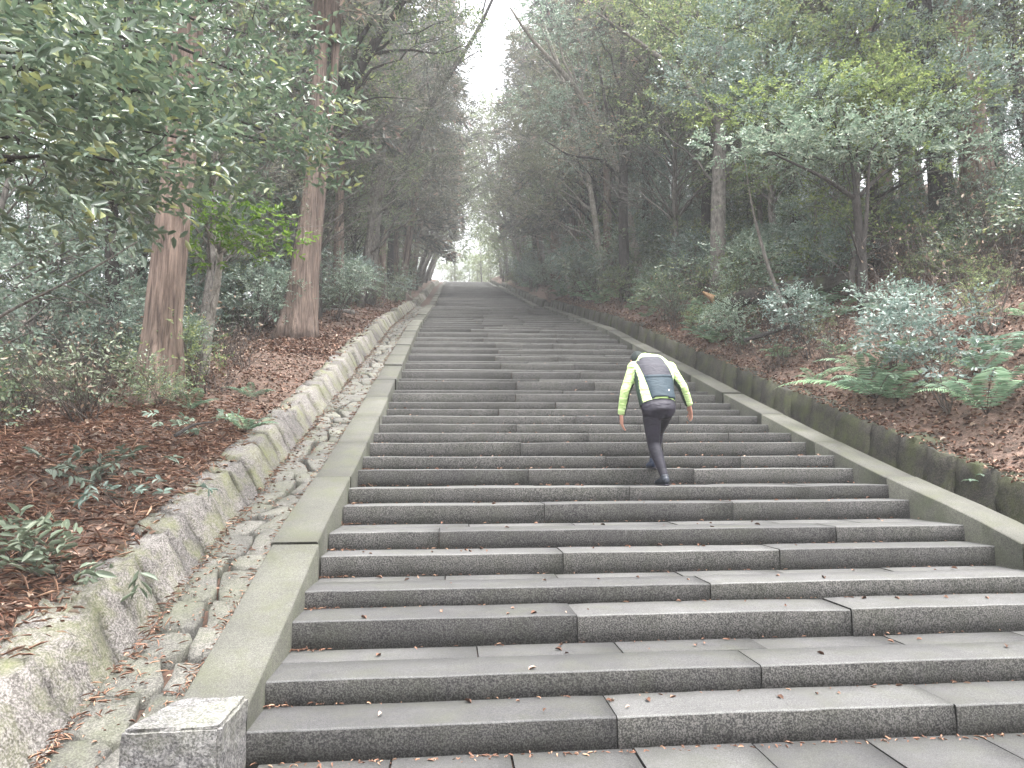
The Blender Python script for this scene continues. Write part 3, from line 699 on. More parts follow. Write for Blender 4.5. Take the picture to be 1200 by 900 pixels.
# overhanging branches of the near broadleaf tree at upper left
NT = [(-2.84, 4.6, 4.22), (-2.76, 4.2, 3.58), (-2.65, 5.0, 4.15), (-2.52, 5.6, 4.95), (-2.28, 6.0, 4.29), (-2.13, 6.8, 5.84), (-2.57, 4.6, 3.5), (-2.37, 5.0, 3.62), (-1.95, 7.5, 5.59), (-2.85, 4.0, 3.95), (-2.75, 4.0, 3.22), (-2.6, 5.6, 3.95), (-2.99, 5.0, 4.87), (-2.84, 5.8, 5.46), (-2.26, 6.5, 5.1), (-2.0, 7.0, 4.9), (-1.85, 6.6, 4.6), (-3.4, 5.2, 4.4), (-3.6, 4.4, 4.6), (-3.3, 6.0, 5.6), (-2.4, 7.2, 6.5), (-3.2, 5.0, 3.6)]
o = np.array((-5.2, 5.0, float(ground(-5.2, 5.0)) - .1))
t = thing('evergreen_tree', 'near glossy evergreen whose leafy boughs hang over the upper left corner', 'tree', None, tuple(o))
poly_trunk('trunk', [(0, 0, -.1), (.1, .1, 1.2), (.3, 0, 2.4), (.4, .2, 3.8), (.5, .3, 5.6)], [.20, .16, .14, .10, .05], 'bk_dark', t)
for c in NT:
    mb = MB(); c_ = np.array(c) - o; P = limb_to(mb, (.3, .1, min(2.0 + (c[2] - 3) * .9, 4.6)), c_, .035, .009, G, 8, .08, 5, .06)
    for s in range(7): q = P[G.integers(3, 8)]; limb_to(mb, q, q + rdirs(G, 1, .1)[0] * .45, .008, .003, G, 4, .03, 3, .1)
    link('limb', mb.build('limb', M['bk_dark'], True), t)
cb = crown_broad(420, [np.array(c) - o for c in NT], [.80] * len(NT), 80, .36, 9, .100, .037, .62, True, core=(0.3, .1, 2.6), droop=.3)
link('crown', cb.build('crown', M['lf_dark']), t)
# evergreen overhanging from the right, high in the picture
RN = [(9.2, 12, 9.4), (8.2, 12.5, 10.2), (7.2, 12, 10.6), (10.2, 12.4, 10.3), (6.6, 12.6, 9.7), (9.6, 11.6, 8.6), (10.9, 12, 9.0), (5.9, 12.8, 10.4), (8.6, 11.6, 11.2), (10.2, 11.4, 11.5), (7.4, 13.2, 9.0), (5.2, 13, 9.4), (11.4, 12.6, 10.8), (6.2, 12.2, 8.7), (9.0, 13, 8.2), (11.2, 11.6, 7.9), (4.9, 13.4, 10.8)]
o = np.array((9.0, 13.6, float(ground(9.0, 13.6)) - .1))
t = thing('evergreen_tree', 'evergreen with a wide pale green canopy reaching over the upper right', 'tree', None, tuple(o))
poly_trunk('trunk', [(0, 0, -.1), (.1, 0, 1.6), (.05, -.1, 3.2), (-.1, -.2, 4.8), (-.1, -.4, 6.2)], [.16, .13, .11, .08, .03], 'bk_dark', t)
for c in RN:
    mb = MB(); c_ = np.array(c) - o; P = limb_to(mb, (0, -.1, float(np.clip(c_[2] - 1.2, 1.6, 5.4))), c_, .04, .009, G, 8, .06, 5, .06)
    for q_ in range(6): q = P[G.integers(3, 8)]; limb_to(mb, q, q + rdirs(G, 1, .1)[0] * .7, .008, .003, G, 4, .03, 3, .1)
    link('limb', mb.build('limb', M['bk_dark'], True), t)
link('crown', crown_broad(425, [np.array(c) - o for c in RN[::2]], [1.0] * len(RN[::2]), 260, .32, 8, .085, .038, .45).build('crown', M['lf_mid']), t)
link('crown', crown_broad(426, [np.array(c) - o for c in RN[1::2]], [1.0] * len(RN[1::2]), 260, .32, 8, .085, .038, .45).build('crown', M['lf_blue']), t)
# small flat-topped tree on the right bank
RC = [(5.41, 11.1, 7.63), (5.86, 11.3, 7.33), (6.37, 10.8, 7.83), (6.87, 11.3, 8.18), (7.32, 10.9, 7.71), (7.98, 11.2, 7.82), (8.62, 11.1, 7.6), (6.49, 10.7, 7.11), (7.44, 10.7, 7.07), (8.24, 11.0, 6.94), (5.6, 10.9, 6.76), (7.86, 11.6, 8.39), (6.15, 11.0, 6.78), (8.83, 11.3, 8.1), (7.0, 11.8, 7.5), (5.9, 11.9, 7.9), (5.0, 11.4, 7.7), (9.3, 11.3, 7.8), (6.6, 11.5, 8.0), (7.6, 11.0, 8.1), (8.3, 11.4, 8.0), (9.2, 11.2, 7.0), (4.9, 11.2, 7.0), (7.0, 10.8, 6.9)]
o = np.array((7.14, 11.15, 3.90))
t = thing('small_tree', 'small dark-stemmed tree with spreading limbs and flat yellow green top on the right bank', 'tree', None, tuple(o))
poly_trunk('trunk', rel([(7.14, 11.15, 3.75), (7.18, 11.15, 5.03), (7.14, 11.15, 6.12)], o), [.10, .085, .07], 'bk_dark', t)
for P in ([(7.14, 11.15, 6.05), (6.83, 11.1, 6.25), (6.39, 11.0, 6.43), (5.9, 10.8, 6.5), (5.34, 10.6, 6.6)], [(7.14, 11.15, 6.05), (7.43, 11.15, 6.37), (7.77, 11.15, 6.62), (8.3, 11.1, 6.95)],
          [(7.13, 11.15, 6.0), (7.24, 11.3, 6.3), (7.19, 11.3, 6.9), (7.1, 11.3, 7.9)], [(7.17, 11.12, 5.0), (7.24, 11.0, 5.75), (7.30, 11.0, 6.54), (7.5, 11.0, 7.6)], [(7.16, 11.1, 4.9), (6.95, 11.0, 5.3), (6.8, 10.9, 5.5)]):
    poly_trunk('limb', rel(P, o), [.045, .035, .025, .012], 'bk_dark', t, 6, 10)
mb = MB()
for c in RC:
    c = np.array(c); s = c * .55 + np.array((7.15, 11.1, 6.6)) * .45; limb_to(mb, s - o, c - o, .018, .005, G, 6, .03, 4)
    for k_ in range(3): limb_to(mb, c - o - np.array((0, 0, .1)), c - o + rdirs(G, 1, .2)[0] * .4, .007, .003, G, 4, 0, 3)
link('twig', mb.build('twig', M['bk_dark'], True), t)
up_ = [c for c in RC if c[2] > 7.55]; lo_ = [c for c in RC if c[2] <= 7.55] + up_[2::3]; up_ = [(x, y, z + .12) for (x, y, z) in up_[::3] + up_[1::3]]
link('crown', crown_broad(431, [np.array(c) - o for c in lo_], [.62] * len(lo_), 210, .26, 8, .075, .034, .34, True).build('crown', M['lf_blue']), t)
link('crown', crown_broad(432, [np.array(c) - o for c in up_], [.66] * len(up_), 125, .26, 8, .075, .036, .42, True).build('crown', M['lf_yel']), t)
# leaning and arching trees that frame the gap of sky
def arch_tree(label, pts, r, bark, crowns, cr_, seed, leaf='lf_con', ntw=60, L=.12, W=.05, limbs=(), name='leaning_tree'):
    o = np.array(pts[0]); t = thing(name, label, 'tree', None, tuple(o))
    poly_trunk('trunk', rel(pts, o), r, bark, t, 8, 18, .05)
    for lp, lr in limbs: poly_trunk('limb', rel(lp, o), lr, bark, t, 6, 12, .05)
    mb = MB(); end = np.array(pts[-1]) - o; P = smoothline(rel(pts, o), 18)
    for c in crowns:
        c_ = np.array(c) - o; k_ = int(np.argmin(np.linalg.norm(P - c_ + np.array((0, 0, .8)), axis=1))); limb_to(mb, P[max(2, k_ - 2)], c_, .05, .01, G, 7, .05, 4, .08)
        for s in range(5): limb_to(mb, c_ * .9 + P[k_] * .1, c_ + rdirs(G, 1, .1)[0] * cr_, .014, .004, G, 5, 0, 3, .12)
    link('branch', mb.build('branch', M[bark], True), t)
    link('crown', crown_broad(seed, [np.array(c) - o for c in crowns], [cr_] * len(crowns), ntw, .42, 8, L, W, .6).build('crown', M[leaf]), t)
g30 = float(ground(-3.9, 30))
arch_tree('dark bare trunk leaning right across the sky gap from the left side', [(-3.9, 30, g30), (-3.6, 30, 11.0), (-2.95, 30.0, 13.26), (-2.11, 30.0, 15.39), (-1.09, 30.0, 17.89), (-0.12, 29.5, 19.3), (1.03, 29.0, 20.7), (1.7, 28.5, 22.04), (2.3, 28.0, 23.8)],
          [.30, .26, .24, .21, .17, .14, .10, .07, .04], 'bk_dark', [(-1.5, 30, 19.8), (.2, 29.5, 21.6), (-.8, 29, 21.5), (1.6, 28.3, 23.6), (-2.2, 30.5, 18.6), (-3.3, 30, 16.4), (-1.2, 30.6, 17.6), (-4.2, 29.6, 14.4), (-2.6, 30, 20.8)], 1.2, 441, ntw=80, limbs=[([(-1.09, 30, 17.89), (-1.3, 30, 19), (-1.2, 29.8, 20.6)], [.07, .02]), ([(-.1, 29.5, 19.3), (.7, 29.4, 19.9), (1.4, 29.2, 20.2)], [.05, .015])])
arch_tree('tall pale grey trunk behind the double trunked cedar on the left', [(-3.3, 26, 7.2), (-3.05, 26.0, 11.74), (-2.79, 26.0, 15.26), (-2.66, 26.0, 17.79), (-2.46, 26.0, 20.0), (-2.3, 26, 24)], [.30, .26, .23, .2, .14, .06], 'bk_grey',
          [(-2.9, 26, 19.0), (-1.9, 25.5, 20.5), (-3.6, 26, 20.6), (-2.2, 26.4, 22.4), (-4.0, 25.6, 18.3), (-1.6, 26, 18.4), (-3.2, 25.6, 16.2), (-2.2, 26.4, 17)], 1.2, 442, ntw=90, name='grey_tree')
arch_tree('dark many-limbed tree spreading its boughs over the top left of the stairs', [(-3.95, 17, 4.7), (-3.85, 17, 7.2), (-3.35, 17.0, 9.6), (-2.81, 17.0, 10.9), (-2.29, 17.0, 12.06), (-1.43, 17.0, 13.4), (-0.7, 17.0, 14.8)], [.20, .17, .16, .17, .15, .09, .04], 'bk_dark',
          [(-2.4, 17, 13.2), (-1.4, 16.6, 14.3), (-.6, 17, 14.6), (-1.9, 17.6, 14.9), (-3.3, 16.6, 12.9), (-.3, 17.4, 13.3), (-2.2, 17, 11.4), (-3.6, 16.4, 11.6), (-.9, 17, 12.4), (-1.6, 17.5, 13.4)], .95, 443, 'lf_mid', 95,
          limbs=[([(-2.7, 17, 11.1), (-2.6, 16.9, 12.2), (-1.9, 16.8, 13.2), (-1.7, 16.8, 14.5)], [.09, .06, .03]), ([(-2.81, 17, 10.9), (-3.2, 17, 11.8), (-3.3, 17, 13.5)], [.09, .03]), ([(-2.3, 17, 12.0), (-1.2, 17.1, 12.3), (-.3, 17.2, 12.2), (.3, 17.2, 12.6)], [.05, .03, .01]), ([(-2.9, 17, 10.5), (-2.0, 16.7, 10.7), (-1.0, 16.4, 10.5)], [.04, .02, .008])], name='dark_tree')
arch_tree('pale sinuous trunk leaning left over the stairs from the right bank', [(6.9, 24, float(ground(6.9, 24)) - .1), (6.49, 24.0, 10.25), (6.03, 24.0, 12.55), (5.72, 24.0, 13.37), (4.92, 23.5, 14.25), (4.27, 23.0, 15.09), (3.22, 22.5, 15.71), (2.41, 22.0, 16.14), (1.86, 21.5, 16.75)],
          [.17, .16, .15, .14, .12, .10, .07, .03], 'bk_pale', [(3.7, 23, 16.9), (4.7, 23.3, 17.2), (2.9, 22.4, 16.9), (5.2, 24, 15.8), (4.1, 23.6, 14.2), (3.0, 23.2, 14.4), (5.6, 23.6, 13.2), (4.4, 23.4, 12.6)], 1.0, 444, 'lf_blue', 110, L=.11,
          limbs=[([(4.27, 23, 15.09), (3.9, 23, 15.9), (3.6, 22.8, 17.2)], [.05, .02]), ([(4.27, 23, 15.0), (3.4, 22.8, 15.0), (2.7, 22.6, 15.3)], [.04, .015])])
arch_tree('tall forked tree with a long dark limb reaching left at upper right', [(6.9, 17, float(ground(6.9, 17)) - .1), (7.0, 17, 8.0), (7.2, 17, 11), (7.3, 17, 13), (7.3, 17, 16)], [.24, .21, .18, .14, .06], 'bk_grey',
          [(5.4, 17, 13.5), (4.2, 16.8, 14.0), (6.4, 17.4, 14.4), (8.2, 17, 14.3), (7.2, 16.6, 12.9), (5.0, 17.4, 14.9), (8.6, 17.4, 12.6), (6.6, 17, 11.4), (5.4, 17.2, 10.6), (8.4, 16.6, 10.6)], 1.05, 445, 'lf_mid', 100, L=.10,
          limbs=[([(7.15, 17, 10.4), (6.84, 17.0, 10.85), (6.05, 17.0, 11.96), (5.23, 17.0, 12.54), (4.49, 17.0, 13.07), (3.84, 17.0, 13.53)], [.11, .09, .06, .02]), ([(7.15, 17, 10.8), (6.5, 17, 12.2), (5.9, 17, 13.8)], [.07, .02])], name='forked_tree')
arch_tree('dark upright tree with wide fork behind the pale leaning trunk', [(5.85, 22.5, float(ground(5.85, 22.5)) - .1), (5.85, 22.5, 9.81), (5.95, 22.5, 13.3), (6.0, 22.5, 15.9), (5.9, 22.5, 18.6)], [.20, .18, .15, .1, .05], 'bk_dark',
          [(5.0, 22.4, 16.8), (6.6, 22.7, 17.4), (5.7, 22, 18.4), (4.6, 22.8, 18.4), (7.2, 22.4, 16.0), (4.9, 22, 12.2), (4.1, 22.3, 11.8), (6.9, 22.4, 13.8), (5.4, 22.6, 14.4)], 1.15, 446, 'lf_con', 90,
          limbs=[([(5.9, 22.5, 12.4), (5.3, 22.3, 13.6), (5.0, 22.2, 15.6)], [.08, .03]), ([(5.9, 22.5, 11.2), (5.0, 22.2, 11.9), (4.0, 22, 11.7), (3.1, 22, 12.3)], [.07, .05, .02])], name='forked_tree')
arch_tree('slim grey tree whose fine twigs veil the left edge of the sky gap', [(-3.3, 24.2, float(ground(-3.3, 24.2)) - .1), (-3.1, 24.2, 9), (-2.6, 24, 12.5), (-2.0, 24, 15.5), (-1.3, 24, 18)], [.14, .12, .1, .07, .03], 'bk_grey',
          [(-.6, 24, 12.6), (-1.4, 24.4, 13.6), (-.3, 24, 14.4), (-1.2, 23.6, 15.4), (.1, 24, 16.0), (-.8, 24.2, 16.8), (-2.2, 24, 12.0), (-2.0, 24, 14.6), (-.1, 24.3, 17.6), (-1.3, 24, 10.8), (.2, 24, 14.9), (.35, 24.2, 17.2), (-.5, 24, 10.9), (-.2, 24, 12.0)], .85, 447, 'lf_twig', 190, L=.085, W=.034, name='slim_tree')
arch_tree('slim pale tree with twiggy crown closing the right edge of the sky gap', [(6.1, 27, float(ground(6.1, 27)) - .1), (5.9, 27, 11), (5.4, 27, 14.5), (4.6, 27, 17.5), (3.8, 27, 20)], [.15, .13, .1, .07, .03], 'bk_pale',
          [(3.0, 27, 14.8), (3.8, 27.2, 15.8), (3.2, 26.8, 17.0), (4.2, 27, 18.2), (3.2, 27, 18.8), (3.6, 27, 13.6), (4.8, 27, 14.2), (2.9, 27.2, 20.0), (4.6, 26.8, 16.4), (4.2, 27, 12.6), (2.9, 27, 13.6), (2.5, 27.2, 12.2), (2.8, 27, 16.0), (3.4, 27, 11.6)], .9, 448, 'lf_twig', 190, L=.09, W=.036, name='slim_tree')
# cedar trunks on the right bank
for (lab, x, y, r, h, k_, ti) in [
    ('dark cedar trunk, left one of the pair behind the small flat-topped tree', 10.49, 13.3, .19, 1, 'bk_dark', 0),
    ('stout ridged brown cedar trunk, right one of the pair on the right bank', 10.75, 12.6, .25, 1, 'bk_cedar', 0),
    ('straight brown cedar trunk just right of the small flat-topped tree', 12.53, 17.0, .22, 1, 'bk_cedar', 0),
    ('pale brown cedar trunk seen directly behind the fork of the small tree', 10.4, 15.1, .19, 1, 'bk_cedar', 0),
    ('ridged cedar trunk rising at the right border of the picture', 13.6, 13.6, .26, 1, 'bk_cedar', 0)]:
    b = np.array((x, y, float(ground(x, y)) - .1)); t = thing('cedar_tree', lab, 'tree', 'cedars on the right bank', tuple(b))
    poly_trunk('trunk', [(0, 0, -.1), (-.02, 0, 1.2), (-.08, 0, 3.4), (-.16, 0, 6), (-.2, .1, 10), (-.1, .1, 16)], [r * 1.5, r * 1.05, r, r * .95, r * .85, r * .6, r * .15], k_, t, 14, 18, .05)
    link('crown', CON[1][1], t, (-.1, 0, -1.0), (0, 0, x), .85)
# slim pale pole tree at left, thin leaning stem at right
t = thing('slender_tree', 'thin pale pole of a tree standing against the bright gap at far left', 'tree', None, (-9.73, 18, float(ground(-9.73, 18))))
poly_trunk('trunk', [(0, 0, -.2), (0, 0, 2), (0, 0, 5), (.1, 0, 8), (.2, 0, 11)], [.14, .12, .10, .05], 'bk_pale', t); link('crown', BRD[0][1], t, (0, 0, 4))
t = thing('slender_tree', 'thin bare grey stem leaning left above the fallen log', 'tree', None, (6.39, 12, 3.8))
poly_trunk('trunk', rel([(6.39, 12.0, 3.8), (6.24, 12.0, 4.15), (6.01, 12.0, 4.52), (5.77, 12.0, 5.42), (5.59, 12.0, 6.25), (5.49, 12.0, 7.3)], (6.39, 12, 3.8)), [.045, .04, .035, .02, .01], 'bk_grey', t, 6, 12)
link('crown', crown_broad(451, [(-.9, 0, 3.4), (-1.0, .1, 2.6), (-.6, .2, 3.1)], [.4] * 3, 90, .25, 7, .07, .03, .5).build('crown', M['lf_mid']), t)
# near bare branch at left, lying out over the litter
t = thing('bare_shrub', 'bare brown branch slanting up across the left border', 'shrub', None, (-3.3, 4.4, float(ground(-3.3, 4.4))))
mb = MB(); o = np.array((-3.3, 4.4, float(ground(-3.3, 4.4))))
P = smoothline(rel([tuple(o + (0, 0, -.05)), (-3.15, 4.45, 1.7), (-3.05, 4.5, 2.27), (-2.85, 4.5, 2.38), (-2.56, 4.5, 2.55), (-2.26, 4.5, 2.71), (-2.05, 4.5, 2.88)], o), 16)
addtube(mb, P, np.linspace(.022, .005, 16), 6, 0, .08, G)
for q in (6, 8, 9, 11, 12, 14): limb_to(mb, P[q], P[q] + rdirs(G, 1, .3)[0] * G.uniform(.2, .5), .006, .002, G, 6, .05, 3, .12)
link('branch', mb.build('branch', M['bk_grey'], True), t)

# ------------------------------------------------------------------ forest further off
def in_clear(x, y, pad=0):
    if x < 1.7: return x > -2.7 - pad
    return x < 5.9 + pad
placed = []
def free(x, y, d):
    for (a, b) in placed:
        if (a - x) ** 2 + (b - y) ** 2 < d * d: return False
    placed.append((x, y)); return True
HERO = [(-3.5, 15.3), (-3.8, 9.2), (-3.9, 11), (7.1, 11.2), (10.5, 13.3), (10.75, 12.6), (12.5, 17), (10.4, 15.1), (6.9, 17), (6.9, 24), (5.85, 22.5), (-3.9, 30), (-3.3, 26), (-3.2, 17)]
placed += HERO
FOREST = []
def zone_tree(x, y, kind):
    side = 'left' if x < 1.7 else 'right'
    if y < 24: z = 'behind undergrowth'
    elif y < 48: z = 'midway uphill'
    elif y < 95: z = 'by the upper flights'
    else: z = 'beyond the top of the stairs'
    k_ = {'c': 'straight conifer', 'b': 'leafy evergreen tree', 'p': 'pale hazy leafy tree'}[kind]
    return '%s %s' % (k_, z), '%s trees %s %s' % ({'c': 'conifer', 'b': 'leafy', 'p': 'pale'}[kind], z, side)
rt_ = random.Random(21)
def add_forest(n, xr, yr, dmin, kinds, scl=(.8, 1.15)):
    c = 0; tries = 0
    while c < n and tries < n * 60:
        tries += 1; x = rt_.uniform(*xr); y = rt_.uniform(*yr)
        if in_clear(x, y) or not free(x, y, dmin): continue
        kd, idx = rt_.choice(kinds); lab, grp = zone_tree(x, y, kd)
        me = CON[idx] if kd == 'c' else BRD[idx]
        nm = {'c': 'conifer_tree', 'b': 'evergreen_tree', 'p': 'pale_tree'}[kd]
        inner = (x > -4.5 and x < 7.5)
        s = rt_.uniform(*scl) * (.85 if inner else 1)
        put_tree(nm, lab, 'tree', grp, x, y, me, rt_.uniform(0, 6.28), s, tilt=(rt_.uniform(-.03, .03), rt_.uniform(-.04, .04))); c += 1
Cc = [('c', 0), ('c', 1), ('c', 2), ('c', 3)]; Bb = [('b', 0), ('b', 1), ('b', 2), ('b', 3)]
add_forest(9, (-15, -5.0), (13, 24), 2.3, [('c', 2)] + Bb + [('b', 2)])
add_forest(16, (-16, -3.6), (24, 48), 2.0, Cc * 2 + Bb)
add_forest(10, (-22, -5.0), (48, 70), 2.2, Cc + [('p', 5), ('b', 6)] * 2)
add_forest(10, (-26, -5.5), (70, 96), 2.4, [('p', 5)])
add_forest(12, (7.6, 19), (13, 24), 2.1, Bb * 2 + [('c', 3)] + [('b', 4)])
add_forest(20, (8.4, 22), (24, 48), 1.8, Cc * 2 + Bb)
add_forest(12, (8.2, 26), (48, 70), 2.2, Cc * 2 + [('p', 5), ('b', 6)] * 2)
add_forest(10, (8.6, 30), (70, 96), 2.4, [('p', 5), ('c', 3), ('p', 5)])
add_forest(14, (-12, -4.6), (10, 26), 1.3, [('b', 2), ('b', 0), ('b', 4), ('b', 2)], (.55, .9))
add_forest(13, (-12, -3.6), (24, 50), 1.4, [('b', 2), ('b', 0), ('b', 1)], (.7, 1.1))
add_forest(16, (7.2, 16), (12.5, 26), 1.2, [('b', 2), ('b', 0), ('b', 4), ('b', 2)], (.55, .95))
add_forest(15, (8.0, 17), (25, 56), 1.4, [('b', 2), ('b', 0), ('b', 1)], (.7, 1.1))
add_forest(14, (-11, -3.4), (12, 34), 1.0, [('b', 6), ('b', 7)], (.6, 1.1))
add_forest(14, (6.6, 14), (14, 36), 1.0, [('b', 6), ('b', 7)], (.6, 1.1))
add_forest(15, (-48, -14), (14, 70), 3.0, Cc + Bb, (.9, 1.3))
add_forest(12, (20, 52), (20, 90), 3.0, Cc + Bb, (.9, 1.3))
def add_top(n, xr, yr):
    for i in range(n):
        x = rt_.uniform(*xr); y = rt_.uniform(*yr)
        if not free(x, y, 2.5): continue
        lab, grp = zone_tree(x, y, 'p'); put_tree('pale_tree', lab, 'tree', grp, x, y, BRD[5], rt_.uniform(0, 6), rt_.uniform(.8, 1.2))
add_top(26, (-22, 26), (98, 125))
add_top(10, (-1, 7), (104, 128))
for i, (x, y, k_, sc_) in enumerate([(6.5, 27.5, 0, .9), (6.3, 32, 2, 1.2), (6.9, 36.5, 0, 1), (6.3, 41, 1, .95), (7.0, 46, 0, 1.05), (-3.7, 22, 2, 1.1), (-3.6, 34, 0, 1.0), (-3.5, 39, 1, .95), (-3.8, 44, 0, 1.05), (-3.6, 51, 1, 1.0), (8.6, 29, 1, 1), (8.9, 34, 0, 1.1), (-6, 25.5, 0, 1), (-6.4, 30, 2, 1.3), (9.3, 24.5, 2, 1.3), (-5.6, 20, 2, 1.0)]):
    placed.append((x, y)); lab, grp = zone_tree(x, y, 'c'); put_tree('conifer_tree', lab.replace('straight conifer', 'kerbside conifer'), 'tree', grp + ' by the wall', x, y, CON[k_], i * 2.1, sc_)
for i, (x, y, k_, sc_) in enumerate([(-3.3, 36.5, 3, 1.1), (-3.2, 47, 3, 1.25), (-3.4, 55, 6, 1.4), (-3.2, 62.5, 5, 1.3), (-3.4, 74, 5, 1.1), (6.4, 38.6, 3, 1.1), (6.1, 49.5, 3, 1.3), (6.2, 60.5, 6, 1.4), (6.3, 67, 5, 1.3), (6.4, 80, 5, 1.1), (6.2, 29.8, 1, 1.0), (7.9, 26.5, 3, .9), (-4.6, 28.3, 3, 1.0)]):
    placed.append((x, y)); lab, grp = zone_tree(x, y, 'b'); put_tree('evergreen_tree', lab.replace('leafy evergreen', 'wide-crowned'), 'tree', 'wide-crowned ' + grp, x, y, BRD[k_], i * 1.7, sc_)
for i, (x, y, k_, sc_, tl_) in enumerate([(-3.1, 41, 7, 1.3, .16), (-3.0, 50, 6, 1.35, .22), (-3.0, 57, 6, 1.4, .25), (-2.9, 66, 5, 1.6, .25), (-3.0, 80, 5, 1.6, .22), (6.2, 44, 6, 1.3, -.20), (6.0, 53, 7, 1.6, -.24), (6.1, 58, 5, 1.7, -.22), (6.0, 71, 5, 1.7, -.24), (6.1, 84, 5, 1.5, -.2), (6.1, 34, 7, 1.2, -.14)]):
    placed.append((x, y)); lab, grp = zone_tree(x, y, 'b'); put_tree('leaning_tree', lab.replace('leafy evergreen', 'inward leaning'), 'tree', 'inward leaning ' + grp, x, y, BRD[k_], 0, sc_, tilt=(0, tl_))
for i, (x, y, sc_, lab) in enumerate([(-2.95, 37, 1.5, 'dense dark conifer left of the sky gap, its crown reaching over the steps'), (-3.05, 47.5, 1.6, 'second dense conifer farther up, closing the gap from the left'), (6.3, 33.5, 1.45, 'dense conifer right of the sky gap, crown low over the kerb'), (6.25, 46.5, 1.6, 'dense conifer farther up, closing the gap from the right')]):
    put_tree('conifer_tree', lab, 'tree', None, x, y, CON[4], 0, sc_, tilt=(0, .13 if x < 0 else -.07))
for i, (x, y, sc_) in enumerate([(-1.8, 97, .5), (-.2, 101, .55), (1.6, 103.5, .5), (3.6, 102, .6), (5.6, 98, .5), (-3.2, 94, .55), (2.6, 108, .8), (.4, 107, .8), (6.6, 95, .6), (4.6, 105, .7)]):
    placed.append((x, y)); put_tree('pale_tree', 'small pale green tree closing the view at the stair top', 'tree', 'small pale trees at the stair top', x, y, BRD[5], i * 2.3, sc_, dz=-.3)
SLIM = tree_conifer(120, 17, .13, .62, 1.9, bark='bk_pale', nb=40, pts=10, sp=8, dead=10)
for i, (x, y) in enumerate([(7.1, 33), (7.8, 34.6), (8.4, 33.5), (7.2, 37.4), (9.0, 36), (9.7, 34.2), (7.6, 40), (8.6, 39.2), (-5.0, 21.5), (-5.9, 23.2), (-7.6, 19.5), (-4.6, 24.6), (-8.8, 16.5), (-7.0, 15.2)]):
    placed.append((x, y)); put_tree('slender_tree', 'slim pale bare trunk %s' % ('right of the stairs' if x > 0 else 'left of the stairs'), 'tree', 'slim pale trunks %s' % ('right' if x > 0 else 'left'), x, y, SLIM, i * 1.1, .85 + .05 * (i % 5), tilt=(.02 * (i % 3 - 1), .03 * (i % 4 - 1.5)))
# straight trunks in a stand right of the upper stairs
for i, (x, y) in enumerate([(8.2, 50), (9.0, 51), (9.7, 49.5), (10.7, 52), (11.6, 50), (12.6, 51.5), (7.7, 54), (8.7, 56), (13.6, 50)]):
    put_tree('conifer_tree', 'bare-trunked conifer in the stand right of the upper stairs', 'tree', 'stand of straight conifers', x, y, CON[3], i * 1.3, .9 + .03 * (i % 4))
t = put_tree('dark_tree', 'small dark forked tree leaning at the right end of the topmost flight', 'tree', None, 5.6, 75, BRD[1], 2.0, .55, tilt=(0, -.25))

# ------------------------------------------------------------------ undergrowth
US = random.Random(5)
def zone_s(x, y):
    side = 'left' if x < 1.7 else 'right'
    return ('low on the %s bank' if y < 10 else 'mid %s bank' if y < 20 else 'high %s bank' if y < 40 else 'far up on the %s') % side
SN = {0: 'bluish green leafy shrub', 1: 'dark glossy leafy shrub', 2: 'tall green leafy shrub', 3: 'pale dusty-leaved shrub', 4: 'small fine-leaved shrub'}
def shrubs(n, xr, yr, kinds, scl=(.7, 1.25), dmin=.5, filt=None, pad=-.1):
    c = 0; k_ = 0
    while c < n and k_ < n * 30:
        k_ += 1; x = US.uniform(*xr); y = US.uniform(*yr)
        if in_clear(x, y, pad) or (filt and not filt(x, y)) or not free(x, y, dmin): continue
        kd = US.choice(kinds); z = zone_s(x, y)
        if isinstance(kd, int): put_tree('shrub', '%s %s' % (SN[kd], z), 'shrub', '%ss %s' % (SN[kd], z), x, y, SHR[kd], US.uniform(0, 6), US.uniform(*scl), parts=('stem', 'foliage'))
        elif kd == 'x': put_tree('bare_shrub', 'bare withered twigs %s' % z, 'shrub', 'bare twiggy shrubs %s' % z, x, y, US.choice(BARE), US.uniform(0, 6), US.uniform(*scl), parts=('stem', 'withered_leaves'))
        else:
            f = thing('fern', 'arching green fern %s' % z, 'fern', 'ferns %s' % z, (x, y, float(ground(x, y))), (0, 0, US.uniform(0, 6)), US.uniform(*scl)); link('frond_tuft', US.choice(FERN), f); AUTO.append(f)
        c += 1
# left bank: open litter near the wall, thicket behind
shrubs(30, (-9, -3.4), (8.4, 14), [0, 1, 'x', 'x', 'x', 'x', 1, 'f'], (.45, .85), .6, lambda x, y: x < -3.3 - (14 - y) * .12)
shrubs(34, (-13, -3.9), (14, 22), [0, 1, 2, 'x', 1, 0], (.8, 1.4), .6)
shrubs(34, (-12, -2.6), (20, 40), [0, 1, 2, 4, 3, 'x'], (.7, 1.5), .6, None, -.2)
shrubs(14, (-10, -2.4), (40, 90), [2, 0, 1], (1.0, 2.0), .9)
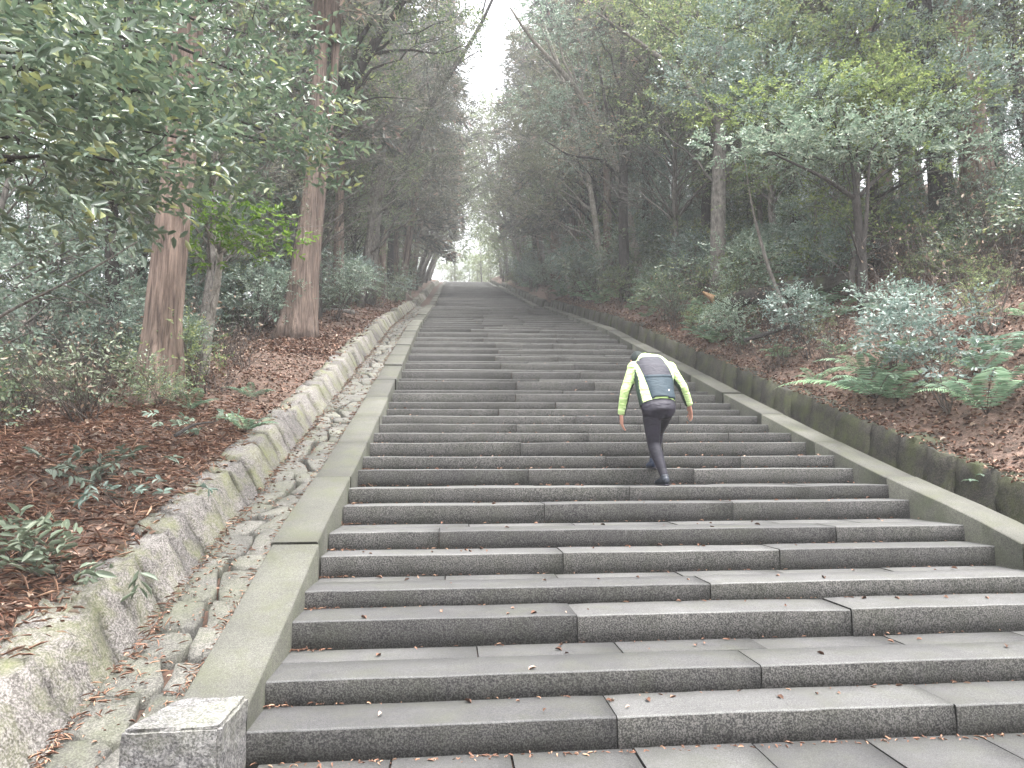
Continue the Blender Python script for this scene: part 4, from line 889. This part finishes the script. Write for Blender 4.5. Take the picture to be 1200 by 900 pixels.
# right bank
shrubs(22, (6.2, 11), (8.0, 14), ['f', 'x', 'x', 1, 3, 4, 'x'], (.5, .95), .45, lambda x, y: not (6.0 < x < 8 and y < 11 and x < 6.8))
shrubs(60, (5.5, 11), (13.5, 22), [0, 0, 1, 2, 'x', 'f', 'f', 'f', 4], (.7, 1.2), .42, None, -.5)
shrubs(26, (5.35, 9.5), (6.5, 13.5), ['f', 'f', 'f', 'x', 4, 0, 'x'], (.5, .9), .42, lambda x, y: not (.60 < x / y < .68), -.6)
shrubs(22, (7.2, 13), (9, 15), [0, 4, 'x', 'x', 'x', 1, 0], (.7, 1.1), .42, lambda x, y: not (.585 < x / y < .70 and y < 12.2))
shrubs(16, (8.0, 12.5), (9.5, 13.5), ['x', 'x', 'x', 1], (.8, 1.3), .35, lambda x, y: not (.60 < x / y < .68 and y < 11.6))
shrubs(16, (-7, -3.2), (7.5, 14), ['x', 'x', 'x', 1], (.7, 1.2), .35)
shrubs(60, (5.4, 12), (22, 40), [0, 0, 'f', 2, 'f', 0, 3], (1.1, 1.8), .5, None, -.6)
shrubs(40, (5.3, 12), (40, 92), [0, 0, 'f', 2, 3], (1.5, 2.4), .7, None, -.7)

shrubs(30, (5.35, 7.6), (9.6, 20), ['f', 'f', 0, 'x', 4, 'f'], (.55, .95), .4, lambda x, y: not (.60 < x / y < .68 and y < 11.6), -.6)
shrubs(40, (5.3, 7.8), (18, 62), [0, 'f', 0, 'f', 3, 4], (1.0, 1.75), .55, None, -.65)
shrubs(14, (-4.8, -2.5), (17, 38), [0, 3, 'x', 'f'], (.6, 1.1), .5, None, -.2)

# ferns one can pick out
big_fern('large pale green fern cascading over the right wall top at mid bank', 5.45, 8.35, 3.4, 10, 1.35)
big_fern('fern above the cascading fern, fronds spreading left', 5.75, 8.9, 2.2, 9, 1.1)
big_fern('fern drooping over the wall at the right border', 5.75, 6.9, 2.6, 9, 1.2)
big_fern('fern behind the right border fern, deeper on the litter', 6.3, 7.6, .5, 7, .8)
big_fern('dark green fern below the small flat-topped tree', 6.5, 8.9, 0, 9, .8)
big_fern('fern by the dead sticks uphill of the log', 6.1, 10.2, 1, 7, .6)
big_fern('little fern tuft at the wall edge left of the cascading fern', 5.35, 9.6, 2, 6, .5)
big_fern('small fern hanging over the pale left wall', -2.35, 8.0, 0, 7, .55)
big_fern('fern at the foot of the broad foreground cedar', -3.2, 8.6, 0, 8, .55)
big_fern('low fern on the left litter near the wall bend', -2.75, 9.6, 1, 7, .5)
big_fern('small fern rooted in the right wall face', 5.05, 6.25, 2.8, 4, .38, 2.5, -.2)
big_fern('grey fern on the litter above the right wall beside the walker', 5.6, 12.6, 2.5, 7, .6)
# low broad-leaved seedlings on the near left litter
def seedling(label, x, y, n, L, W, h, mat='lf_pale'):
    t = thing('seedling', label, 'plant', None, (x, y, float(ground(x, y))))
    mb = MB(); rng = np.random.default_rng(int(abs(x * 91 + y * 37))); O = []; D = []
    for i in range(int(n * 1.9)):
        e = np.array([rng.normal(0, .22), rng.normal(0, .20), h * rng.uniform(.3, 1)]); P = limb_to(mb, (0, 0, -.03), e, .004, .002, rng, 5, .1, 3)
        O.append(e); D.append(rdirs(rng, 1, .2)[0])
    link('stem', mb.build('stem', M['twig']), t)
    V, F = twig_leaves(rng, np.array(O), np.array(D), .13, 7, L, W, .4, True, .3); me = MB().add(V, F).build('leaf', M[mat]); link('foliage', me, t)
seedling('spray of long pale leaves draped by the pale wall in the lower left', -2.42, 4.55, 9, .115, .036, .18)
seedling('pale leafy sprigs near the lower left border', -2.75, 4.65, 8, .11, .034, .2)
seedling('greyish leafy sprigs at the very lower left edge', -3.05, 4.75, 7, .11, .034, .2)
seedling('low clump of dusty green leaves farther up the left litter', -2.95, 5.9, 10, .10, .034, .25)
seedling('sprigs of glossy leaves by the reddish needles at left', -2.6, 5.7, 7, .09, .03, .2, 'lf_blue')
seedling('leafy sprigs beside the foreground cedar root', -2.9, 7.8, 8, .08, .03, .22, 'lf_blue')
for lab, x, y, kd, sc_ in [('thin leafy shrub growing right in front of the broad foreground cedar', -3.45, 8.5, 1, .5), ('fine twiggy green shrub between the foreground cedar and the pale sapling', -3.5, 9.6, 4, 1.0), ('dusty pale shrub leaning over the litter left of the foreground cedar', -4.4, 8.4, 3, .75)]:
    t = put_tree('shrub', lab, 'shrub', None, x, y, SHR[kd], 1.0, sc_, parts=('stem', 'foliage'))
# fallen mossy log and dead branches
t = thing('fallen_log', 'dark mossy fallen log lying across the right bank with a broken pale end', 'log', None, (6.5, 13, 4.5))
poly_trunk('log', rel([(5.30, 13.2, 4.62), (5.97, 13.0, 4.72), (6.81, 12.9, 4.85), (7.9, 12.7, 5.02)], (6.5, 13, 4.5)), [.15, .17, .19, .18], 'bk_moss', t, 12, 14, .07)
poly_trunk('broken_end', rel([(5.36, 13.2, 4.66), (5.2, 13.22, 4.76), (5.05, 13.2, 4.86)], (6.5, 13, 4.5)), [.09, .06, .015], 'wood', t, 6, 5, .2)
for lab, P, r in [('long dark rotten branch lying below the log', [(5.3, 11.9, 3.62), (5.9, 11.8, 3.80), (6.6, 11.9, 4.05), (7.3, 12.3, 4.45)], .045),
                  ('fallen branch lying on the leaf litter by the right border', [(7.6, 9.9, 3.65), (8.3, 9.8, 3.85), (9.0, 9.6, 4.15)], .035),
                  ('pair of crossed dead sticks under the leaning stem', [(5.9, 11.4, 3.4), (6.3, 11.6, 3.9), (6.4, 11.7, 4.4)], .02),
                  ('short dead stick on the left litter near the wall', [(-2.8, 7.2, 1.72), (-2.75, 7.5, 1.85), (-2.6, 7.8, 1.9)], .02),
                  ('fallen grey branch behind the double trunked cedar', [(-2.9, 19.8, 5.75), (-3.6, 20.2, 5.9), (-4.6, 20.4, 5.9)], .09)]:
    o = np.array(P[0]); tt = tag(link('fallen_branch', None, None, tuple(o)), lab, 'branch')
    poly_trunk('branch', rel(P, o), [r, r * .9, r * .6, r * .3], 'bk_grey' if 'grey' in lab else 'bk_dark', tt, 7, 10, .08)

# ------------------------------------------------------------------ leaf litter
def litter(name, n, xr, yr, mat, L, W, rng, bias=None, lift=.012, seed=0):
    x = rng.uniform(*xr, n); y = yr[0] + (yr[1] - yr[0]) * rng.random(n) ** 1.35
    if bias is not None: x = xr[0] + (xr[1] - xr[0]) * rng.random(n) ** bias
    z = ground(x, y) + rng.uniform(0, lift * 2.2, n) + .004
    ax = rdirs(rng, n, 0, .35); no = np.array([0, 0, 1.]) + rng.normal(0, .45, (n, 3)); s = rng.uniform(.5, 1.3, n)
    V, F = leaves(np.stack([x, y, z], 1), ax, no, L * s, W * s, fold=.5, full=True)
    tag(link(name, MB().add(V, F).build(name, M[mat])), kind='stuff')
litter('leaf_litter', 26000, (-7.5, -2.15), (2.5, 17), 'lf_dead', .052, .025, G)
litter('leaf_litter', 26000, (5.05, 10.5), (4.5, 18), 'lf_dead', .052, .025, G)
litter('leaf_litter', 12000, (-6.5, -2.2), (13, 34), 'lf_dead', .075, .040, G)
litter('leaf_litter', 12000, (5.1, 13), (14, 36), 'lf_dead', .075, .040, G)
litter('pale_leaf_litter', 2200, (-5, -2.15), (3, 24), 'lf_deadpale', .07, .034, G)
litter('pale_leaf_litter', 2600, (5.1, 11), (5, 18), 'lf_deadpale', .07, .034, G)
litter('needle_litter', 22000, (-6.0, -2.2), (2.5, 9), 'lf_needle', .12, .006, G, lift=.022)

def debris(name, P, mat, L, W, rng, tilt=.35):
    n = len(P); ax = rdirs(rng, n, 0, .15); no = np.array([0, 0, 1.]) + rng.normal(0, tilt, (n, 3)); q = rng.uniform(.5, 1.25, n)
    V, F = leaves(P, ax, no, L * q, W * q, fold=.5); tag(link(name, MB().add(V, F).build(name, M[mat])), kind='stuff')
sx = []; cr_n = []
for i, (yy, zz) in enumerate(STEPS[:40]):
    n = 16 if i < 20 else 8; nx_ = STEPS[i + 1][0]
    for q in range(n): sx.append((G.uniform(XL + .05, XR - .05), G.uniform(yy + .03, nx_ - .02), zz + .008))
    for q in range(70 if i < 12 else 25):      # caught at the foot of the next riser
        x = G.uniform(XL, XR) if q % 3 else XL + abs(G.normal(0, .12)); cr_n.append((min(x, XR - .02), nx_ - abs(G.normal(0, .012)) - .004, zz + .006))
for q in range(260): cr_n.append((G.uniform(XL, XR), 3.56 - abs(G.normal(0, .015)), .004))
debris('fallen_leaf_scatter', np.array(sx), 'lf_dead', .045, .022, G); debris('riser_foot_debris', np.array(cr_n), 'lf_needle', .035, .008, G)
gy = 1.9 + 30 * G.random(2400) ** 1.3; gx = np.where(G.random(2400) < .5, -1.86 + np.abs(G.normal(0, .07, 2400)) * (1 + .8 * np.sin(gy * 3.1)), G.uniform(-1.86, -1.36, 2400)); debris('gutter_litter', np.stack([gx, gy, N(gy) + .010 + G.uniform(0, .008, 2400)], 1), 'lf_dead', .030, .013, G, .3)
gy = 1.9 + 26 * G.random(3800) ** 1.7; gx = np.where(G.random(3800) < .55, -1.85 + np.abs(G.normal(0, .08, 3800)) * (1 + np.sin(gy * 5)), -1.37 - np.abs(G.normal(0, .03, 3800))); debris('gutter_needles', np.stack([gx, gy, N(gy) + .004 + G.uniform(0, .016, 3800)], 1), 'lf_needle', .07, .006, G, .5)
wy = 3.5 + 28 * G.random(2600) ** 1.5; debris('wall_top_litter', np.stack([4.9 + .36 * G.random(2600), wy, N(wy) + .47], 1), 'lf_dead', .05, .022, G, .5)

# ------------------------------------------------------------------ the walker
SKIN, nt_, b_ = newmat('skin'); b_.inputs['Base Color'].default_value = (.52, .27, .20, 1); b_.inputs['Roughness'].default_value = .55
def cloth(name, col, col2, scale=9, rough=.75, bs=.5, bd=.02):
    m, nt, b = newmat(name); co = N_(nt, 'ShaderNodeTexCoord').outputs['Object']
    nt.links.new(ramp(nt, noise(nt, co, scale, 4, .6), [(.35, col), (.65, col2)]), b.inputs['Base Color']); b.inputs['Roughness'].default_value = rough
    mp = N_(nt, 'ShaderNodeMapping'); mp.inputs['Scale'].default_value = (1, 1, 2.6); nt.links.new(co, mp.inputs[0])
    bp = N_(nt, 'ShaderNodeBump', Strength=bs, Distance=bd); nt.links.new(noise(nt, mp.outputs[0], 9, 3, .5, .8), bp.inputs['Height']); nt.links.new(bp.outputs[0], b.inputs['Normal']); return m
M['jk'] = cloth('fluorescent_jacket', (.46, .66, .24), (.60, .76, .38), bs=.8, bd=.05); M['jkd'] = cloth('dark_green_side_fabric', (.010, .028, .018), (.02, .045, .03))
M['pan'] = cloth('charcoal_back_fabric', (.022, .022, .032), (.032, .031, .042)); M['poc'] = cloth('blue_grey_pocket_fabric', (.010, .025, .036), (.018, .036, .050))
M['tig'] = cloth('navy_tights', (.007, .006, .013), (.016, .013, .025), 4, .6); M['shoe'] = cloth('dark_shoe', (.010, .013, .020), (.022, .028, .04), 20, .5)
M['cap_'] = cloth('dark_knit_cap', (.010, .014, .014), (.02, .028, .028), 40, .9); M['logo'] = cloth('white_print', (.8, .8, .8), (.85, .85, .85))
M['navyshoe'] = cloth('blue_shoe', (.012, .020, .045), (.03, .045, .085), 20, .5)
def loft(bm, P, rx, ry, side=(1, 0, 0), n=14):
    """closed elliptical loft; rx along 'side', ry across it"""
    P = np.asarray(P, float); T = nrm(np.gradient(P, axis=0)); rings = []
    for i in range(len(P)):
        s_ = np.asarray(side, float); s_ = nrm(s_ - T[i] * (s_ @ T[i])); f_ = np.cross(T[i], s_)
        rings.append([bm.verts.new(P[i] + s_ * rx[i] * math.cos(a) + f_ * ry[i] * math.sin(a)) for a in np.linspace(0, 2 * math.pi, n, endpoint=False)])
    for a, b in zip(rings[:-1], rings[1:]):
        for j in range(n): bm.faces.new((a[j], a[(j + 1) % n], b[(j + 1) % n], b[j]))
    for r_, e, sg in ((rings[0], P[0], -1), (rings[-1], P[-1], 1)):
        i = 0 if sg < 0 else len(P) - 1; c = bm.verts.new(e + T[i] * sg * min(rx[i], ry[i]) * .55)
        for j in range(n): bm.faces.new((r_[j], r_[(j + 1) % n], c) if sg > 0 else (r_[(j + 1) % n], r_[j], c))
def ball(bm, c, r, rot=None):
    g = bmesh.ops.create_uvsphere(bm, u_segments=14, v_segments=10, radius=1)
    for v in g['verts']: v.co = Vector((v.co.x * r[0], v.co.y * r[1], v.co.z * r[2])); v.co = (rot @ v.co if rot else v.co) + Vector(c)
def remeshed(name, bm, voxel, mats, sm=6):
    me = bpy.data.meshes.new(name); bm.normal_update(); bm.to_mesh(me); bm.free()
    o = bpy.data.objects.new('tmp', me); COL.objects.link(o)
    r = o.modifiers.new('r', 'REMESH'); r.mode = 'VOXEL'; r.voxel_size = voxel; r.use_smooth_shade = True
    q = o.modifiers.new('s', 'SMOOTH'); q.factor = .5; q.iterations = sm
    dg = bpy.context.evaluated_depsgraph_get(); out = bpy.data.meshes.new_from_object(o.evaluated_get(dg)); out.name = name
    bpy.data.objects.remove(o); out.materials.clear()
    for m_ in mats: out.materials.append(m_)
    out.polygons.foreach_set('use_smooth', np.ones(len(out.polygons), bool)); return out
PO = np.array((2.15, 6.95, 1.195))
per = thing('person', 'person in a fluorescent yellow jacket and dark tights bending forward while climbing the steps', 'person', None, tuple(PO))
Q = lambda *p: np.array(p, float) - PO
pel = Q(2.14, 6.97, 2.02); wst = Q(2.13, 7.04, 2.16); che = Q(2.17, 7.20, 2.38); shc = Q(2.19, 7.36, 2.53); nek = Q(2.17, 7.48, 2.585); hed = Q(2.12, 7.60, 2.60)
shL, elL, wrL, hdL = Q(1.985, 7.30, 2.465), Q(1.87, 7.26, 2.20), Q(1.835, 7.32, 1.95), Q(1.845, 7.35, 1.84)
shR, elR, wrR, hdR = Q(2.385, 7.31, 2.465), Q(2.51, 7.26, 2.25), Q(2.605, 7.33, 2.055), Q(2.635, 7.38, 1.96)
hpL, knL, anL = Q(2.07, 6.98, 1.98), Q(2.10, 7.03, 1.62), Q(2.165, 6.90, 1.29)
hpR, knR, anR = Q(2.21, 6.98, 1.98), Q(2.24, 7.34, 1.76), Q(2.19, 7.36, 1.46)
def arm(bm, a, b, c, g=0.): loft(bm, [a + (b - a) * 0, a + (b - a) * .5, b, b + (c - b) * .5, c], [.060 + g, .052 + g, .044 + g, .040 + g, .031 + g], [.060 + g, .050 + g, .043 + g, .038 + g, .028 + g])
def leg(bm, a, b, c, g=0.): loft(bm, [a, a + (b - a) * .35, a + (b - a) * .8, b, b + (c - b) * .3, b + (c - b) * .75, c], [.092 + g, .088 + g, .068 + g, .060 + g, .062 + g, .043 + g, .036 + g], [.098 + g, .092 + g, .070 + g, .062 + g, .064 + g, .045 + g, .040 + g])
def torso(bm, g=0., lo=0): loft(bm, [pel, wst, wst * .5 + che * .5, che, shc * .6 + che * .4, shc, shc * .4 + nek * .6][lo:], [r_ + g for r_ in [.176, .176, .192, .212, .205, .160, .080]][lo:], [r_ + g for r_ in [.114, .112, .124, .132, .124, .094, .064]][lo:], n=20)
def hand(bm, w_, h_, out):
    d = nrm(h_ - w_); K = 1.18; sd = nrm(np.cross(d, (0, 1, 0))); nn = np.cross(sd, d)   # palm faces the body, thumb forward
    loft(bm, [w_ - d * .02, w_ + d * .02 * K, w_ + d * .055 * K, w_ + d * .088 * K], [.024 * K, .034 * K, .040 * K, .036 * K], [.018, .019, .018, .015], side=nn, n=12)
    for k_, (of, ln) in enumerate([(-.034, .082), (-.012, .095), (.011, .088), (.032, .068)]):
        a = w_ + d * .096 + nn * of; b = a + d * ln * .5 + sd * out * -.010 + nn * of * .30; c = b + d * ln * .38 + sd * out * -.020
        loft(bm, [a, b, c], [.0105, .0095, .0078], [.0105, .0095, .0078], side=nn, n=8)
    a = w_ + d * .025 + nn * .030; loft(bm, [a, a + d * .028 + nn * .022, a + d * .058 + nn * .024 + sd * out * -.01], [.012, .0105, .008], [.012, .0105, .008], side=sd, n=8)
bm = bmesh.new(); torso(bm); arm(bm, shL, elL, wrL); arm(bm, shR, elR, wrR); leg(bm, hpL, knL, anL); leg(bm, hpR, knR, anR)
for s_ in (shL, shR): ball(bm, s_, (.066, .066, .066))
loft(bm, [shc, nek, hed], [.066, .056, .055], [.066, .058, .058]); hr = Matrix.Rotation(math.radians(-52), 3, 'X')
ball(bm, hed + np.array((0, .035, .0)), (.076, .092, .110), hr); ball(bm, hed + np.array((0, .10, -.055)), (.055, .05, .06), hr)
ball(bm, hed + np.array((0, .135, -.020)), (.013, .022, .018), hr)
for sx in (-1, 1): ball(bm, hed + np.array((sx * .078, .02, -.015)), (.010, .02, .03), hr)
hand(bm, wrL, hdL, -1); hand(bm, wrR, hdR, 1)
for a, yaw_ in ((anL, .1), (anR, 0)): loft(bm, [a + (0, -.035, -.045), a + (0, .04, -.055), a + (0, .13, -.065)], [.034, .040, .032], [.026, .025, .016], n=10)
body = link('body', remeshed('body', bm, .0062, [SKIN], 4), per)
# jacket
bm = bmesh.new(); torso(bm, .017, 0); arm(bm, shL, elL, wrL + (elL - wrL) * .02, .012); arm(bm, shR, elR, wrR + (elR - wrR) * .02, .012)
for s_ in (shL, shR): ball(bm, s_, (.080, .082, .074))
loft(bm, [shc, nek * .7 + hed * .3], [.13, .082], [.10, .082]); jme = remeshed('jacket', bm, .010, [M['jk'], M['jkd'], M['pan'], M['poc']], 5)
# drop what hangs below the hem, colour the dark inner sleeves and side panels
bm = bmesh.new(); bm.from_mesh(jme)
ud = nrm(wst - pel); cut = pel + ud * .015
bmesh.ops.bisect_plane(bm, geom=bm.verts[:] + bm.edges[:] + bm.faces[:], plane_co=Vector(cut), plane_no=Vector(ud), clear_inner=False)
bad = [f for f in bm.faces if (np.array(f.calc_center_median()) - cut) @ ud < 0 and abs(f.calc_center_median().x - pel[0]) < .21 and f.calc_center_median().z > pel[2] - .25 and f.calc_center_median().y < .22]
bmesh.ops.delete(bm, geom=bad, context='FACES')
def near_seg(p, a, b): t_ = np.clip((p - a) @ (b - a) / ((b - a) @ (b - a)), 0, 1); c = a + (b - a) * t_; return np.linalg.norm(p - c), c, t_
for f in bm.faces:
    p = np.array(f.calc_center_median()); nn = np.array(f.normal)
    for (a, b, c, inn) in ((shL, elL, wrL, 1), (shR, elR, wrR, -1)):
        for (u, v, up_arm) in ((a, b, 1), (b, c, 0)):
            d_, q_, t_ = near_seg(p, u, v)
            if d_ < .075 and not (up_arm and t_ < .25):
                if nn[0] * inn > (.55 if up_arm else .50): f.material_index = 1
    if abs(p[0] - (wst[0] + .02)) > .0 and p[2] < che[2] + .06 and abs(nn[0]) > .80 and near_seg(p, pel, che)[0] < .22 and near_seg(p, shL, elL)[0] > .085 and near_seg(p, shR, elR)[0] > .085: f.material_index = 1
bm.to_mesh(jme); bm.free(); jac = link('jacket', jme, per)
bvh = BVHTree.FromPolygons([v.co[:] for v in jme.vertices], [p.vertices[:] for p in jme.polygons])
def patch(name, corners, mat, lift, nu=14, nv=18, rnd_=.0, parent=None):
    """cloth panel laid on the back of the jacket; corners TL,TR,BR,BL as world x,z"""
    TL, TR, BR, BL = [np.array(c, float) - PO[[0, 2]] for c in corners]; V = []; F = []; ok = {}
    for j in range(nv + 1):
        for i in range(nu + 1):
            u, v = i / nu, j / nv; uu = u
            if rnd_: uu = .5 + (u - .5) * (1 - rnd_ * (max(0, 1 - v * 5) ** 2 * .5 + max(0, (v - .8) * 5) ** 2 * .35 * (rnd_ > .2)))
            q = (TL + (TR - TL) * uu) * (1 - v) + (BL + (BR - BL) * uu) * v
            h_ = bvh.ray_cast(Vector((q[0], -1.2, q[1])), Vector((0, 1, 0)))
            if h_[0] is None: h_ = bvh.find_nearest(Vector((q[0], .1, q[1])))
            e_ = min(u, 1 - u, v, 1 - v); l_ = lift * min(1, e_ * 10) + .0012
            V.append(h_[0] + h_[1] * l_)
    k_ = nu + 1; F = [[j * k_ + i, (j + 1) * k_ + i, (j + 1) * k_ + i + 1, j * k_ + i + 1] for j in range(nv) for i in range(nu)]
    return link(name, mesh(name, [tuple(v) for v in V], np.array(F), mat, smooth=True), parent or per)
patch('back_panel', [(1.978, 2.580), (2.262, 2.585), (2.345, 2.33), (2.020, 2.32)], M['pan'], .003, rnd_=.25)
pk = patch('rear_pocket', [(2.016, 2.335), (2.342, 2.345), (2.355, 2.080), (2.050, 2.070)], M['poc'], .016)
patch('pocket_flap', [(2.014, 2.350), (2.344, 2.360), (2.348, 2.318), (2.022, 2.300)], M['poc'], .020, 14, 4)
patch('logo', [(2.226, 2.185), (2.252, 2.185), (2.246, 2.160), (2.230, 2.160)], M['logo'], .019, 4, 4)
# tights
bm = bmesh.new(); leg(bm, hpL, knL, anL, .006); leg(bm, hpR, knR, anR, .006); loft(bm, [pel - ud * .10, pel - ud * .04, pel + ud * .03, wst], [.160, .186, .186, .178], [.110, .124, .120, .114], n=20)
for q in (hpL, hpR): ball(bm, q + np.array((0, -.030, -.005)), (.098, .100, .105))
link('tights', remeshed('tights', bm, .009, [M['tig']], 6), per)
# shoes
def shoe(a, mat, yw):
    bm = bmesh.new(); R_ = Matrix.Rotation(yw, 3, 'Z')
    def T_(*p): return np.array(R_ @ Vector(p)) + a
    loft(bm, [T_(0, -.005, .015), T_(0, -.006, -.03)], [.042, .046], [.046, .052], side=(1, 0, 0), n=14)
    loft(bm, [T_(0, -.065, -.045), T_(0, -.03, -.040), T_(0, .05, -.045), T_(0, .13, -.060), T_(0, .19, -.068)], [.030, .041, .046, .050, .034], [.036, .046, .042, .028, .018], n=14)
    up_ = remeshed('shoe', bm, .007, [mat], 4); o_ = link('shoe', up_, per)
    bm = bmesh.new(); loft(bm, [T_(0, -.072, -.086), T_(0, -.03, -.086), T_(0, .07, -.086), T_(0, .14, -.086), T_(0, .205, -.083)], [.028, .042, .046, .052, .034], [.0085] * 5, n=12)
    so_ = remeshed('sole', bm, .006, [M['tig']], 2); link('sole', so_, o_)
shoe(anL, M['shoe'], .12); shoe(anR, M['navyshoe'], 0)
# knitted cap
bm = bmesh.new(); ball(bm, hed + np.array((0, .030, .008)), (.086, .098, .112), hr); cm_ = remeshed('cap', bm, .008, [M['cap_']], 2)
bm = bmesh.new(); bm.from_mesh(cm_); cn = hr @ Vector((0, -.35, 1)); cc_ = Vector(hed + np.array((0, .035, 0)))
bmesh.ops.delete(bm, geom=[f for f in bm.faces if (f.calc_center_median() - cc_).dot(cn) < -.075], context='FACES'); bm.to_mesh(cm_); bm.free(); link('knit_cap', cm_, per)

# ------------------------------------------------------------------ the misty air of the wood
HAZE = .0024
hm = bpy.data.materials.new('haze'); hm.use_nodes = True; hm.node_tree.nodes.clear()
ho = hm.node_tree.nodes.new('ShaderNodeOutputMaterial'); hv = hm.node_tree.nodes.new('ShaderNodeVolumePrincipled')
hv.inputs['Color'].default_value = (.93, .94, .95, 1); hv.inputs['Density'].default_value = HAZE; hm.node_tree.links.new(hv.outputs[0], ho.inputs['Volume'])
X0, X1, Y0, Y1, Z0, Z1 = -440, 440, -440, 440, -17, 62
Vh = [(x, y, z) for z in (Z0, Z1) for y in (Y0, Y1) for x in (X0, X1)]
Fh = np.array([[0, 2, 3, 1], [4, 5, 7, 6], [0, 1, 5, 4], [2, 6, 7, 3], [0, 4, 6, 2], [1, 3, 7, 5]])
tag(link('haze', mesh('haze', Vh, Fh, hm)), kind='stuff')

# ------------------------------------------------------------------ say where each repeat stands
def place_words(o):
    q = Vector(o.location) + Vector((0, 0, 1.0)) - Vector((0, 0, EYE)); zc = q.dot(fw)
    if zc < .5: return 0, None
    x = 600 + 800 * q.dot(rt) / zc
    for lim, wd in [(-40, 'past the left border'), (100, 'near the left border'), (230, 'by the foreground cedar'), (320, 'between the big cedars'), (400, 'by double-trunked cedar'), (500, 'left of the gap'),
                    (580, 'below the gap'), (640, 'just right of the stairs'), (740, 'by the pale leaning trunk'), (880, 'left of flat-topped tree'), (1060, 'by flat-topped tree'), (1230, 'near the right border')]:
        if x < lim: return x, wd
    return x, 'past the right border'
byl = {}
for o in AUTO:
    x, wd = place_words(o)
    if wd: o['label'] = '%s, %s' % (o['label'], wd)
    byl.setdefault(o['label'], []).append((x, o))
for lab in [k_ for k_ in byl if len(byl[k_]) > 7]:
    L_ = sorted(byl.pop(lab), key=lambda e: e[1].location.y); m_ = 2 if len(L_) <= 14 else 3
    for q_, (x, o) in enumerate(L_):
        wd = (['nearer', 'farther'] if m_ == 2 else ['nearer', 'middle', 'farther'])[q_ * m_ // len(L_)]
        o['label'] = '%s %s' % (wd, lab); byl.setdefault(o['label'], []).append((x, o))
ORD = ['leftmost', 'second from left', 'third from left', 'fourth from left', 'fifth from left', 'sixth from left', 'seventh from left']
for lab, L_ in byl.items():
    if 1 < len(L_) <= 7:
        for k_, (x, o) in enumerate(sorted(L_, key=lambda e: e[0])): o['label'] = '%s, %s' % (lab, 'rightmost' if k_ == len(L_) - 1 else ORD[k_])

for o in AUTO:
    w_ = o['label'].split()
    if len(w_) > 16:
        o['label'] = o['label'].replace('evergreen ', '').replace('by the upper flights', 'far uphill').replace('from left', 'from left').replace('small fine-leaved', 'fine-leaved').replace('bluish green leafy', 'bluish leafy').replace('beyond the top of the stairs', 'beyond the stair top').replace(', just right of the stairs', ', near the stairs').replace('small pale green tree closing the view at the stair top', 'small pale green tree at the stair top').replace(' in the stand right of the upper stairs', ' right of the upper stairs').replace('dark glossy leafy', 'dark glossy').replace('pale dusty-leaved', 'pale dusty').replace('arching green', 'arching').replace('far up on the right, by the pale leaning trunk', 'far up right, by the pale leaning trunk')
    if len(o['label'].split()) > 16: print('LONG', o['label'])
